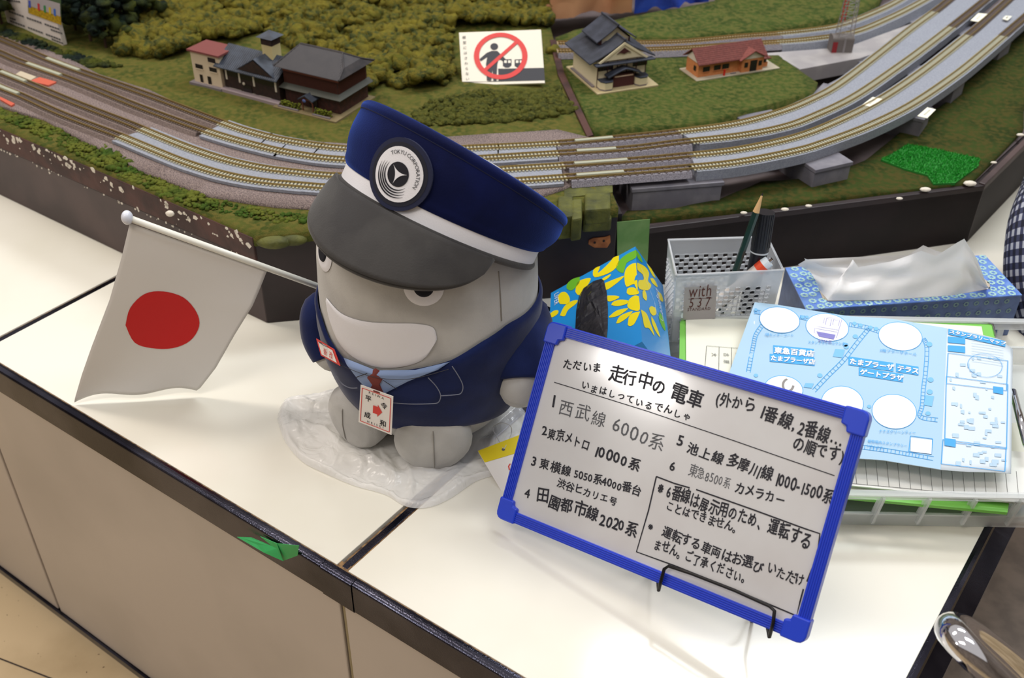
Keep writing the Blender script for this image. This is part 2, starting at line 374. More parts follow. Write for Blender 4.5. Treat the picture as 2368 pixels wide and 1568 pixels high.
chip.build('chipped_plaster', white_chip, leftm)['kind'] = 'stuff'

# heightfield of the left board
def hill(x, y):
    u = min(1, max(0, (y-1.50)/.42)); h = .07*u*u*(3-2*u)
    v = min(1, max(0, (x+.66)/.12)); h *= v
    return ZL+h+.0025*noise.noise(Vector((x*22, y*22, 0)))
poly = LM
xs = [p[0] for p in poly]; ys = [p[1] for p in poly]
def clip_grid(poly, step, zf, name, m, parent, skirt=.02):
    bm = bmesh.new(); x0, x1 = min(p[0] for p in poly), max(p[0] for p in poly); y0, y1 = min(p[1] for p in poly), max(p[1] for p in poly)
    n = len(poly)
    f = bm.faces.new([bm.verts.new((p[0], p[1], 0)) for p in poly])
    for k in range(1, int((x1-x0)/step)+1):
        bmesh.ops.bisect_plane(bm, geom=bm.verts[:]+bm.edges[:]+bm.faces[:], plane_co=(x0+k*step, 0, 0), plane_no=(1, 0, 0))
    for k in range(1, int((y1-y0)/step)+1):
        bmesh.ops.bisect_plane(bm, geom=bm.verts[:]+bm.edges[:]+bm.faces[:], plane_co=(0, y0+k*step, 0), plane_no=(0, 1, 0))
    be = [e for e in bm.edges if e.is_boundary]
    r = bmesh.ops.extrude_edge_only(bm, edges=be); low = set(v for v in r['geom'] if isinstance(v, bmesh.types.BMVert))
    for v in bm.verts:
        z = zf(v.co.x, v.co.y); v.co.z = z-(skirt if v in low else 0)
    bmesh.ops.recalc_face_normals(bm, faces=bm.faces)
    me = bpy.data.meshes.new(name); L = ROOT[parent.name] if parent is not None else Vector((0, 0, 0))
    for v in bm.verts: v.co -= L
    bm.to_mesh(me); bm.free(); me.materials.append(m); me.polygons.foreach_set('use_smooth', [True]*len(me.polygons))
    o = bpy.data.objects.new(name, me); COL.objects.link(o); o.parent = parent; ROOT[o.name] = L; return o
LMg = [xy(W00+nF*-.001), xy(W1-nF*.001+np.array([.001, -.001, 0])), xy(W3), xy(CL0), xy(CLb), (CLb[0]-1.6, CLb[1]+.1), (W00[0]-.3, W00[1]+.9)]
clip_grid(LMg, .03, hill, 'grass_ground', grass_l, leftm, .012)
# gravel bed under the four tracks on the left
def pxpoly(pts, z): return [xy(P(x, y, z)) for x, y in pts]
gr = [(-140, 20), (0, 78), (150, 130), (230, 172), (345, 208), (510, 285), (640, 322), (800, 332), (1000, 318), (1290, 300), (1366, 318), (1412, 395), (1310, 432), (1200, 470), (900, 490), (740, 482), (640, 476), (480, 452), (330, 395), (100, 275), (0, 243), (-140, 190)]
clip_grid(pxpoly(gr, ZL+.003), .04, lambda x, y: ZL+.0032+.0006*noise.noise(Vector((x*60, y*60, 3))), 'gravel_bed', gravel, leftm, .004)

# right board: dark low deck, lawn in front, raised plateau with houses
MB().prism([xy(W3b), xy(W4), xy(W5), (CLb[0]+.01, CLb[1]+.8), xy(CLb+np.array([.012, 0, 0])), xy(CL0+np.array([.012, 0, 0]))], .0005, .074).build('core', wood_drk, rightm)
deck_m = mat('grey_brown_board', (110, 98, 98), .7, c2=(82, 70, 72), nscale=12)
MB().prism([xy(W3b+np.array([.004, .012, 0])), xy(W4+np.array([-.01, .012, 0])), xy(W5-np.array([.01, 0, 0])), (CLb[0]+.02, CLb[1]+.8), xy(CLb+np.array([.016, 0, 0])), xy(CL0+np.array([.016, 0, 0]))], .0745, .077).build('low_deck', deck_m, rightm)
side(rightm, W3b, W4, .0005, ZR-.003, wood_drk)
side(rightm, W4, W5, .0005, ZR-.001, wood_grey)
lawn = [(1428, 512), (1500, 505), (1900, 462), (2243, 422), (2300, 366), (2368, 296), (2368, 250), (2520, 60), (2420, -20), (2368, 70), (2262, 160), (2190, 235), (2100, 290), (2000, 372), (1900, 408), (1760, 420), (1660, 462), (1560, 482), (1450, 487)]
clip_grid(pxpoly(lawn, ZR), .03, lambda x, y: ZR+.0015*noise.noise(Vector((x*30, y*30, 0))), 'grass_ground', grass_d, rightm, .010)
plat = [(1372, 304), (1500, 298), (1640, 282), (1760, 246), (1880, 216), (1891, 192), (1800, 128), (1560, 132), (1292, 132)]
clip_grid(pxpoly(plat, ZL), .03, lambda x, y: ZL+.0012*noise.noise(Vector((x*40, y*40, 0))), 'grass_plateau', grass_r, rightm, .026)
back = [(1284, 88), (1380, 60), (1460, 42), (1650, 8), (1700, -60), (2060, -60), (2035, 0), (2005, 30), (1870, 60), (1784, 74), (1560, 92), (1290, 97)]
clip_grid(pxpoly(back, ZL), .03, lambda x, y: ZL+.003+.003*noise.noise(Vector((x*25, y*25, 0))), 'grass_ground', grass_r, rightm, .022)
slab_m = mat('light_grey_board', (168, 164, 164), .6, c2=(152, 148, 150), nscale=25)
plf = [(1700, 128), (1960, 108), (2105, 55), (2180, 45), (2140, 84), (1990, 134), (1850, 160), (1802, 132)]
MB().prism(pxpoly(plf, ZL), .092, ZL).build('platform_board', slab_m, rightm, bevel=.0006)
MB().prism(pxpoly([(1272, 92), (1286, 92), (1305, 170), (1372, 312), (1358, 316), (1290, 172)], ZL+.002), ZL-.02, ZL+.0022).build('gap_batten', wood_red, rightm)
# bright artificial turf square
turf = [(2038, 366), (2065, 352), (2100, 330), (2180, 345), (2268, 364), (2262, 382), (2210, 420), (2160, 422), (2146, 402), (2095, 388)]
tpoly = pxpoly(turf, ZR+.004)
tf = thing('artificial_turf', tpoly[0]+(ZR,), 'bright green square of artificial turf on the right board', 'turf')
MB().prism(tpoly, ZR-.001, ZR+.0025).build('backing', mat('turf_green', (26, 120, 34), .8), tf)
bl = MB(); tx = [p[0] for p in tpoly]; ty = [p[1] for p in tpoly]
for i in range(9000):
    x, y = rng.uniform(min(tx), max(tx)), rng.uniform(min(ty), max(ty))
    if not inpoly(x, y, tpoly): continue
    a = rng.uniform(0, 6.28); w = .0007; h = rng.uniform(.0015, .0032); dx, dy = math.cos(a)*w, math.sin(a)*w; lx, ly = rng.normal(0, .0008, 2)
    bl.add([(x-dx, y-dy, ZR+.0022), (x+dx, y+dy, ZR+.0022), (x+lx, y+ly, ZR+.0025+h)], [(0, 1, 2)])
stuff(bl.build('blades', mat('turf_blade', (40, 168, 50), .5, c2=(22, 120, 34), nscale=300), tf))
# plaster lumps on the lawn edge
lump = MB()
for (px_, py_, r_) in ((2140, 438, .005), (2080, 459, .003), (1870, 476, .003), (1815, 484, .0035), (2243, 424, .006), (2298, 376, .003), (2360, 312, .004), (1720, 492, .003)):
    lump.ball(P(px_, py_, ZR+.001), r_, (1.4, .8, .5), 8, 6)
stuff(lump.build('plaster_lumps', white_chip, rightm))
# mossy foam blocks at the end of the left board near the gap
moss = mat('mossy_foam', (94, 96, 36), .7, c2=(56, 60, 22), nscale=45, bump=(90, .9, .003), namt=(.35, .65))
fb = thing('foam_block', tuple(P(1360, 480, .07)), 'mossy green painted foam lumps at the gap between the boards', 'scenery')
for (x0, x1, y0, y1, zt, zb) in ((1352, 1412, 448, 490, .1175, .10), (1322, 1346, 462, 512, .1165, .09), (1348, 1414, 498, 514, .104, .09), (1290, 1325, 455, 508, .1165, .09)):
    a, b, c, d_ = P(x0, y1, zt), P(x1, y1-4, zt), P(x1, y0, zt), P(x0, y0+2, zt)
    MB().prism([xy(a), xy(b), xy(c), xy(d_)], zb, zt+.0025).build('block', moss, fb, bevel=.0025)
MB().prism([xy(P(1302, 518, .08)), xy(P(1412, 506, .08)), xy(P(1412, 440, .09)), xy(P(1302, 448, .09))], .106, .1145).build('moss_base', moss, fb)
# mossy lump near the flag corner
for (px_, py_, r_) in ((600, 560, .017), (660, 556, .014), (716, 540, .016), (560, 540, .01)):
    pass
ml = MB()
for (px_, py_, r_) in ((588, 552, .010), (630, 566, .012), (672, 560, .011), (716, 545, .012), (760, 545, .012), (560, 540, .007)):
    c = P(px_, py_, ZL-.008); ml.ball((c[0], c[1]+.006, c[2]), r_, (1.6, .8, .6), 14, 8)
mo = ml.build('moss_edge', moss, leftm, smooth=True); stuff(mo)
# orange worn patch, holes, green tape on the dark side
ang = unit(W3-W1); nn = np.array([ang[1], -ang[0], 0])
def onw(x, y, d_=.0): return PN(x, y, W1+nn*(.0012+d_), nn)
wp = MB(); wp.slab([onw(*q) for q in ((1361, 565), (1362, 556), (1372, 551), (1400, 549), (1411, 545), (1412, 560), (1404, 573), (1375, 573))][::-1], -nn*.001)
wp.build('bare_wood_patch', mat('bare_wood', (176, 108, 58), .7, c2=(140, 80, 40), nscale=120), leftm)
hb = MB()
for q in ((1375, 561), (1396, 557)): hb.ball(onw(q[0], q[1], .0), .0016, (1, .5, 1), 8, 6)
hb.build('screw_hole', mat('hole_black', (30, 20, 18), .8), leftm)
a2 = unit(W4-W3b); nn2 = np.array([a2[1], -a2[0], 0])
def onr(x, y, d_=.0): return PN(x, y, W3b+nn2*(.0008+d_), nn2)
gt = MB(); gt.slab([onr(*q) for q in ((1427, 514), (1503, 507), (1498, 600), (1490, 640), (1428, 640))], -nn2*.0006)
tag(gt.build('masking_tape', mat('faded_green_tape', (96, 140, 72), .6, c2=(120, 156, 92), nscale=30), loc=tuple(onr(1460, 560))), 'faded green tape strip on the dark board side at the gap', 'tape')

# ------------------------------------------------------------------ tracks
T1 = [(-120, 150), (0, 203), (54, 225), (147, 267), (277, 316), (338, 341), (422, 375), (507, 402), (591, 419), (676, 428), (800, 436), (1000, 432), (1216, 418), (1314, 411), (1456, 400), (1568, 391), (1703, 377), (1838, 351), (1906, 331), (2007, 293), (2108, 243), (2210, 174), (2277, 120), (2345, 62), (2440, -20)]
T2 = [(-120, 120), (0, 168), (65, 194), (168, 237), (295, 286), (324, 298), (422, 338), (507, 367), (591, 387), (676, 399), (800, 409), (1000, 405), (1182, 392), (1304, 384), (1456, 373), (1568, 363), (1703, 348), (1838, 319), (1940, 280), (2041, 228), (2142, 159), (2244, 78), (2290, 38), (2360, -25)]
T3 = [(-120, 76), (0, 124), (42, 142), (143, 178), (211, 204), (330, 252), (470, 302), (574, 333), (676, 356), (800, 371), (1000, 374), (1135, 366), (1307, 355), (1456, 345), (1568, 331), (1703, 316), (1804, 297), (1872, 274), (1973, 226), (2075, 157), (2142, 108), (2227, 42), (2310, -25)]
T4 = [(-120, 46), (0, 92), (63, 118), (109, 138), (189, 168), (330, 217), (510, 284), (591, 310), (676, 329), (800, 345), (950, 349), (1101, 343), (1287, 333), (1456, 318), (1568, 306), (1703, 287), (1804, 260), (1872, 233), (1940, 196), (2041, 119), (2108, 66), (2176, 16), (2230, -30)]
T5 = [(1290, 101), (1440, 100), (1568, 98), (1703, 86), (1784, 80), (1872, 71), (1940, 60), (2007, 36), (2075, 4), (2140, -40)]
T6 = [(1290, 119), (1440, 117), (1568, 113), (1703, 104), (1771, 100), (1872, 92), (1973, 76), (2058, 42), (2125, 8), (2190, -30)]
brass = mat('brass_rail', (170, 146, 92), .32, .75)
rail_d = mat('dark_rail', (120, 104, 88), .3, .7)
sl_dark = mat('dark_brown_sleeper', (98, 86, 80), .8)
sl_lite = mat('concrete_sleeper', (176, 174, 152), .7)
bal_g = mat('grey_ballast', (152, 148, 156), .95, c2=(112, 108, 118), nscale=900, bump=(1200, .9, .001))
slab_c = mat('viaduct_concrete', (148, 152, 163), .8, c2=(132, 136, 148), nscale=500, bump=(900, .3, .0005))
bal_d = mat('dark_ballast', (140, 124, 118), .95, c2=(98, 86, 84), nscale=900, bump=(1200, .9, .001))
def wpath(px, z): return spline([P(x, y, z) for x, y in px], 8)
def seg(path, pa, pb):
    """part of a resampled path between two picture columns"""
    out = [q for q in path if pa <= proj(q)[0] <= pb]; return out
paths = {}
def frames_of(path):
    out = []
    for i in range(len(path)):
        t = path[min(i+1, len(path)-1)]-path[max(i-1, 0)]; t = np.array([t[0], t[1], 0]); t = unit(t); out.append((path[i], t, np.array([t[1], -t[0], 0])))
    return out
def make_track(px, zones, label, zt=ZT, xmax=9999, gauge=.0045, bed_from=None):
    base = resample(wpath(px, zt), .008)
    p0 = base[len(base)//2]
    tr = thing('railway_track', (p0[0], p0[1], zt-.006), label, 'railway track', 'tracks of the model railway')
    for side_ in (-1, 1):
        m = MB(); ribbon(m, base, [(side_*gauge-.0006, .0005), (side_*gauge+.0006, .0005), (side_*gauge+.0006, .0030), (side_*gauge-.0006, .0030)]); m.build('rail', brass, tr)
    fine = resample(wpath(px, zt), .0044)
    fr = frames_of(fine)
    for (xa, xb, sm, bm_, wbed, thick, step) in zones:
        m = MB(); i = 0
        for i, (c, t, s_) in enumerate(fr):
            x = proj(c)[0]
            if not (xa <= x < xb) or i % step: continue
            m.fr = (c, s_, t, zF); m.box((-.0076, -.0011, -.0002), (.0076, .0011, .0010))
        if m.v: stuff(m.build('sleepers', sm, tr))
        sg = seg(base, xa-6, xb+6)
        if bm_ is not None and len(sg) > 1:
            mm = MB(); ribbon(mm, sg, [(-wbed, -thick), (-wbed+.004, -.0001), (wbed-.004, -.0001), (wbed, -thick)]); mm.build('ballast', bm_, tr)
    paths[label] = base
    return tr, base
LAB = {1: 'front track nearest the board edge, passing behind the soldier-like plush cap', 2: '', 3: '', 4: ''}
t1, b1 = make_track(T1, [(-200, 277, sl_dark, bal_d, .0135, .006, 1), (277, 1312, sl_lite, None, 0, 0, 1), (1312, 1600, sl_dark, bal_g, .0125, .007, 2), (1600, 2320, sl_lite, None, 0, 0, 1), (2320, 2600, sl_dark, None, 0, 0, 1)], 'outermost of the four parallel model tracks, nearest the board edge')
t2, b2 = make_track(T2, [(-200, 324, sl_dark, bal_d, .0135, .006, 1), (324, 1304, sl_lite, None, 0, 0, 1), (1304, 1600, sl_dark, bal_g, .0125, .007, 2), (1600, 2240, sl_lite, None, 0, 0, 1), (2240, 2600, sl_dark, None, 0, 0, 1)], 'second model track from the board edge, sharing a concrete bed with the outermost')
t3, b3 = make_track(T3, [(-200, 470, sl_dark, bal_d, .0135, .006, 1), (470, 1290, sl_lite, None, 0, 0, 1), (1290, 1600, sl_dark, bal_g, .0125, .007, 2), (1600, 2200, sl_lite, None, 0, 0, 1), (2200, 2600, sl_dark, None, 0, 0, 1)], 'third model track from the board edge, just inside the viaduct gap')
t4, b4 = make_track(T4, [(-200, 510, sl_dark, bal_d, .0135, .006, 1), (510, 1290, sl_lite, None, 0, 0, 1), (1290, 1570, sl_dark, bal_g, .0125, .007, 2), (1570, 2160, sl_lite, None, 0, 0, 1), (2160, 2600, sl_dark, None, 0, 0, 1)], 'innermost of the four parallel model tracks, next to the grass')
sl_tan = mat('tan_sleeper', (156, 138, 104), .8)
t5, b5 = make_track(T5, [(1200, 1800, sl_tan, bal_g, .0125, .007, 1), (1800, 2600, sl_lite, slab_c, .014, .008, 1)], 'far model track behind the two houses, nearer the blue bag')
t6, b6 = make_track(T6, [(1200, 1800, sl_tan, bal_g, .0125, .007, 1), (1800, 2600, sl_lite, slab_c, .014, .014, 1)], 'far model track just behind the orange station house')
# shared concrete decks of the paired tracks
vd = thing('track_viaduct', xy(b1[len(b1)//2])+(ZR,), 'grey concrete decks and piers that carry the curved tracks on the right', 'viaduct')
def pair(pa, pb, za, zb, name='concrete_deck', parent=vd, th=.013, mt=slab_c):
    a = [q for q in pa if za[0] <= proj(q)[0] <= za[1]]; b = [q for q in pb if zb[0] <= proj(q)[0] <= zb[1]]
    n = 60; A_ = np.array([a[int(i*(len(a)-1)/n)] for i in range(n+1)]); B_ = np.array([b[int(i*(len(b)-1)/n)] for i in range(n+1)])
    m = MB(); vs = []
    for i in range(n+1):
        s_ = unit(B_[i]-A_[i]); ew = .0098 if th > .01 else .0125; o1 = A_[i]-s_*ew; o2 = B_[i]+s_*ew
        vs += [o1-zF*th, o1-zF*.0004, o2-zF*.0004, o2-zF*th]
    fs = [(i*4+j, i*4+(j+1) % 4, (i+1)*4+(j+1) % 4, (i+1)*4+j) for i in range(n) for j in range(4)]+[(0, 1, 2, 3), (n*4+3, n*4+2, n*4+1, n*4)]
    m.add(vs, fs); m.build(name, mt, parent)
pair(b1, b2, (277, 1312), (324, 1304), th=.004); pair(b3, b4, (470, 1300), (510, 1290), th=.004)
pair(b1, b2, (1596, 2600), (1596, 2600)); pair(b3, b4, (1596, 2600), (1566, 2600))
pier_m = mat('grey_painted_wood', (128, 126, 134), .6, c2=(112, 110, 120), nscale=40)
def pier(F_, B_, w, z0=.075, z1=ZT-.0134):
    a, b = P(*F_, z1), P(*B_, z1); d = unit(b-a); s_ = np.array([d[1], -d[0], 0]); L = np.linalg.norm(b-a)
    MB((a*[1, 1, 0], d, s_, zF)).box((0, -w/2, z0), (L, w/2, z1-.005)).build('pier', pier_m, vd, bevel=.0006)
    MB((a*[1, 1, 0], d, s_, zF)).box((-.002, -w/2-.001, z1-.0048), (L+.002, w/2+.001, z1)).build('pier_cap', pier_m, vd, bevel=.0006)
_a, _b = P(1462, 438, ZT-.0134), P(1676, 421, ZT-.0134); _d = unit(_b-_a); _n = np.array([-_d[1], _d[0], 0]); _L = float(np.linalg.norm(_b-_a))
MB((_a*[1, 1, 0], _d, _n, zF)).box((0.002, .0015, .075), (_L-.002, .13, ZT-.0184)).build('pier', pier_m, vd, bevel=.0006)
MB((_a*[1, 1, 0], _d, _n, zF)).box((0, 0, ZT-.0182), (_L, .13, ZT-.0134)).build('pier_cap', pier_m, vd, bevel=.0006)
pier((1928, 382), (1745, 262), .055); pier((2145, 262), (1895, 205), .045); pier((2222, 190), (1990, 130), .045); pier((2330, 95), (2110, 40), .045)
MB().prism(pxpoly([(1870, 215), (1975, 160), (2010, 165), (2000, 190), (1890, 235)], ZT-.016), .075, ZT-.018).build('pier', pier_m, vd)
# rerailer plates between the rails
rp = mat('pale_green_plate', (166, 168, 150), .6)
def plate(base, xa, xb):
    sg = seg(base, xa, xb)
    if len(sg) > 1: m = MB(); ribbon(m, sg, [(-.0032, .0008), (-.0024, .0036), (.0024, .0036), (.0032, .0008)]); return m
for (tr, base, ranges) in ((t1, b1, ((1320, 1455), (-60, 50))), (t2, b2, ((1322, 1462), (0, 66))), (t3, b3, ((1322, 1425), (62, 143))), (t4, b4, ((1318, 1425), (108, 190)))):
    for (xa, xb) in ranges:
        m = plate(base, xa, xb)
        if m: m.build('rerailer_plate', rp, tr)
red_m = mat('orange_red_card', (196, 92, 70), .8); cream_card = mat('cream_card', (190, 178, 156), .8)
MB().prism(pxpoly([(68, 188), (92, 179), (131, 190), (112, 198)], ZL+.005), ZL, ZL+.0055).build('card_patch', red_m, leftm)
MB().prism(pxpoly([(32, 175), (48, 165), (84, 178), (68, 188)], ZL+.005), ZL, ZL+.0055).build('card_patch', cream_card, leftm)
MB().prism(pxpoly([(0, 230), (0, 224), (34, 240), (26, 245)], ZL+.005), ZL, ZL+.0055).build('card_patch', red_m, leftm)
# little white paper labels beside the curve
lab_w = mat('label_paper', (240, 238, 220), .7); ink = mat('black_ink', (28, 26, 34), .6); grey_ink = mat('grey_print', (90, 90, 92), .7)
for q, nm in (((((1994, 243), (2018, 225), (2040, 230), (2014, 248))), 'white paper label between the track pairs near the middle of the curve'),
          ((((2121, 269), (2144, 249), (2164, 254), (2144, 274))), 'white paper label at the outer side of the curve'),
          ((((2244, 48), (2262, 31), (2284, 33), (2262, 51))), 'white paper label between the tracks towards the top right corner'),
          ((((2318, 44), (2325, 37), (2340, 38), (2330, 48))), 'tiny white paper label on the right track pair')):
    z = ZT+.001 if '2318' not in str(q) else ZT+.003; pts = [P(x, y, z) for x, y in q]
    t = thing('paper_label', tuple(pts[0]), nm, 'label')
    MB().slab([p+zF*.0006 for p in pts], -zF*.0006).build('paper', lab_w, t)
    m = MB(); c = sum(pts)/4; d = (pts[2]-pts[1])*.35+(pts[1]-pts[0])*0
    for k in range(-2, 3):
        o = c+(pts[1]-pts[0])*k*.12; stroke(m, [o-(pts[3]-pts[0])*.12, o+(pts[3]-pts[0])*.12], .0009, zF, .0009)
    m.build('print', grey_ink, t)

# ------------------------------------------------------------------ foliage
def clump_mesh(points, radii, jitter, sub=2):
    bm = bmesh.new(); bmesh.ops.create_icosphere(bm, subdivisions=sub, radius=1); bm.verts.ensure_lookup_table()
    V = np.array([v.co for v in bm.verts]); F_ = np.array([[v.index for v in f.verts] for f in bm.faces]); bm.free()
    n = len(points); nv = len(V); allv = np.empty((n*nv, 3)); 
    for i in range(n):
        d = 1+rng.uniform(-jitter, jitter, (nv, 1)); sc = radii[i]*np.array([1, 1, rng.uniform(.6, .9)])
        a = rng.uniform(0, 6.28); R = np.array([[math.cos(a), -math.sin(a), 0], [math.sin(a), math.cos(a), 0], [0, 0, 1]])
        allv[i*nv:(i+1)*nv] = (V*d*sc)@R.T+points[i]
    F2 = (F_[None]+np.arange(n)[:, None, None]*nv).reshape(-1, 3); return allv, F2
def build_np(name, V, F_, m, parent):
    L = np.array(ROOT[parent.name]); me = bpy.data.meshes.new(name); me.vertices.add(len(V)); me.vertices.foreach_set('co', (V-L).ravel())
    me.loops.add(F_.size); me.polygons.add(len(F_)); me.loops.foreach_set('vertex_index', F_.ravel()); me.polygons.foreach_set('loop_start', np.arange(len(F_))*3)
    me.update(calc_edges=True); me.materials.append(m); o = bpy.data.objects.new(name, me); COL.objects.link(o); o.parent = parent; ROOT[o.name] = Vector(L); return o
fol1 = mat3('bush_olive', [(128, 118, 40), (98, 98, 34), (66, 74, 38), (116, 106, 38)], [16, 60, 140], bump=(700, 1.0, .003))
fol2 = mat3('tree_dark', [(30, 46, 34), (20, 32, 30), (74, 80, 24)], [60, 22], bump=(700, 1.0, .003))
fol3 = mat3('hedge_low', [(84, 88, 34), (62, 68, 28), (98, 98, 40)], [60, 160], bump=(900, 1.0, .003))
bush_poly = [(290, 60), (330, -40), (1258, -40), (1278, 120), (1262, 196), (1150, 205), (1060, 196), (960, 208), (900, 196), (850, 214), (835, 150), (790, 130), (690, 112), (640, 90), (610, 70), (540, 98), (470, 92), (440, 118), (400, 138), (330, 130), (300, 128), (272, 128)]
low_poly = [(960, 262), (1000, 240), (1080, 222), (1200, 212), (1280, 196), (1308, 232), (1330, 258), (1280, 272), (1150, 284), (1010, 292), (950, 280)]
def scatter(polyp, n, r0, r1, zf, zoff):
    pts = []; rad = []
    c = [P(x, y, ZL) for x, y in polyp]; x0, x1 = min(p[0] for p in c), max(p[0] for p in c); y0, y1 = min(p[1] for p in c), max(p[1] for p in c)
    for k in range(n*6):
        x, y = rng.uniform(x0, x1), rng.uniform(y0, y1); px, py = proj((x, y, zf(x, y)))
        if inpoly(px, py, polyp) and not (1040 < px < 1275 and 62 < py < 218):
            r = rng.uniform(r0, r1)*(.75+.5*(noise.noise(Vector((x*14, y*14, 5)))+.5)); pts.append((x, y, zf(x, y)+r*zoff+ .020*noise.noise(Vector((x*22, y*22, 9)))*(1 if r1 > .01 else .15))); rad.append(r)
            if len(pts) >= n: break
    return np.array(pts), rad
bs = thing('bushes', tuple(P(900, 100, ZL)), 'olive and ochre clumps of bushes covering the hillside of the left board', 'bushes')
bs['kind'] = 'stuff'
p_, r_ = scatter(bush_poly, 3800, .0045, .0125, hill, .9); V_, F_ = clump_mesh(p_, r_, .42); stuff(build_np('foliage', V_, F_, fol1, bs))
p_, r_ = scatter(low_poly, 1100, .0022, .0058, hill, .5); V_, F_ = clump_mesh(p_, r_, .34); stuff(build_np('foliage', V_, F_, fol3, bs))
tr_spots = [(175, 70, 1), (210, 95, 1), (245, 110, 1), (290, 92, 1), (330, 60, 1), (185, 30, 1), (230, 55, 1), (275, 40, 1), (310, 15, 1), (205, 0, 1), (250, 0, 1), (5, 60, .8), (20, 20, 1), (-20, 40, 1), (345, 25, 1)]
trunk_m = mat('brown_trunk', (66, 46, 34), .9)
for i, (px_, py_, s_) in enumerate(tr_spots):
    b = P(px_, py_, ZL); z0 = hill(b[0], b[1]); t = thing('model_tree', (b[0], b[1], z0), 'dark bushy model tree in the wooded corner beside the white poster', 'tree', 'dark model trees beside the poster')
    MB().tube([(b[0], b[1], z0-.002), (b[0]+.002, b[1], z0+.03), (b[0], b[1]+.002, z0+.055)], [.0022, .0016, .001], 6).build('trunk', trunk_m, t)
    n = 34; pts = np.stack([b[0]+rng.normal(0, .013, n), b[1]+rng.normal(0, .013, n), z0+.022+np.abs(rng.normal(.022, .018, n))], 1)
    V_, F_ = clump_mesh(pts, rng.uniform(.006, .012, n), .34); build_np('crown', V_, F_, fol2, t)
# low weeds along the board edge and by the tracks
wd_ = thing('weeds', tuple(P(300, 400, ZL)), 'low dark green weeds along the front edge of the left board', 'weeds'); wd_['kind'] = 'stuff'
edge = [(0, 250), (100, 285), (230, 330), (340, 400), (480, 462), (640, 492), (735, 500), (735, 520), (640, 515), (560, 500), (440, 480), (300, 420), (160, 350), (60, 300), (0, 275)]
p_, r_ = scatter(edge, 1500, .0018, .0038, hill, .3); V_, F_ = clump_mesh(p_, r_, .4, 1); stuff(build_np('foliage', V_, F_, mat3('weed_green', [(60, 84, 24), (44, 66, 16), (92, 98, 34)], [80, 30]), wd_))
edge2 = [(120, 112), (160, 120), (260, 150), (300, 158), (200, 155), (150, 138), (0, 85), (0, 60), (60, 85)]
p_, r_ = scatter(edge2, 350, .003, .006, hill, .3); V_, F_ = clump_mesh(p_, r_, .4, 1); stuff(build_np('foliage', V_, F_, fol2, wd_))

# ------------------------------------------------------------------ model houses
def hframe(a, b, z):
    """frame with x along the front base line a->b (pixels), y pointing away"""
    A_ = P(*a, z); B_ = P(*b, z); x = unit(B_-A_); return (A_, x, np.array([-x[1], x[0], 0]), zF), float(np.linalg.norm(B_-A_))
glass_d = mat('dark_window', (34, 28, 32), .25)
def gable(mb, x0, x1, y0, y1, ze, zr, t=.0012, axis='x', yr=None):
    """two sloping roof plates; ridge along axis"""
    if axis == 'x':
        ym = (y0+y1)/2 if yr is None else yr
        mb.add([(x0, y0, ze), (x1, y0, ze), (x1, ym, zr), (x0, ym, zr), (x0, y0, ze+t), (x1, y0, ze+t), (x1, ym, zr+t), (x0, ym, zr+t)], [(0, 3, 2, 1), (4, 5, 6, 7), (0, 1, 5, 4), (1, 2, 6, 5), (2, 3, 7, 6), (3, 0, 4, 7)])
        mb.add([(x0, ym, zr), (x1, ym, zr), (x1, y1, ze), (x0, y1, ze), (x0, ym, zr+t), (x1, ym, zr+t), (x1, y1, ze+t), (x0, y1, ze+t)], [(0, 3, 2, 1), (4, 5, 6, 7), (0, 1, 5, 4), (1, 2, 6, 5), (2, 3, 7, 6), (3, 0, 4, 7)])
    else:
        xm = (x0+x1)/2
        for (xa, za, xb, zb) in ((x0, ze, xm, zr), (xm, zr, x1, ze)):
            mb.add([(xa, y0, za), (xb, y0, zb), (xb, y1, zb), (xa, y1, za), (xa, y0, za+t), (xb, y0, zb+t), (xb, y1, zb+t), (xa, y1, za+t)], [(0, 3, 2, 1), (4, 5, 6, 7), (0, 1, 5, 4), (1, 2, 6, 5), (2, 3, 7, 6), (3, 0, 4, 7)])
    return mb
def ribs(mb, x0, x1, y0, z0, y1, z1, n, w=.0003):
    for i in range(n):
        x = x0+(x1-x0)*(i+.5)/n; mb.add([(x-w, y0, z0+.0001), (x+w, y0, z0+.0001), (x+w, y1, z1+.0001), (x-w, y1, z1+.0001), (x-w, y0, z0+.0006), (x+w, y0, z0+.0006), (x+w, y1, z1+.0006), (x-w, y1, z1+.0006)], [(4, 5, 6, 7), (0, 1, 5, 4), (3, 0, 4, 7), (1, 2, 6, 5)])
    return mb
roof_slate = mat('blue_slate_roof', (62, 70, 84), .6, c2=(50, 56, 68), nscale=80)
roof_char = mat('charcoal_tile_roof', (64, 60, 62), .6, c2=(50, 48, 52), nscale=80)
wall_cream = mat('cream_wall', (214, 196, 170), .7); maroon = mat('maroon_roof', (122, 66, 64), .6); wood_h = mat('dark_timber', (50, 32, 26), .7, c2=(36, 24, 20), nscale=200)
timber_red = mat('reddish_timber', (66, 32, 26), .7, c2=(48, 24, 20), nscale=200); stone = mat('grey_stone', (120, 112, 116), .8); lilac = mat('lilac_plinth', (150, 136, 140), .8)
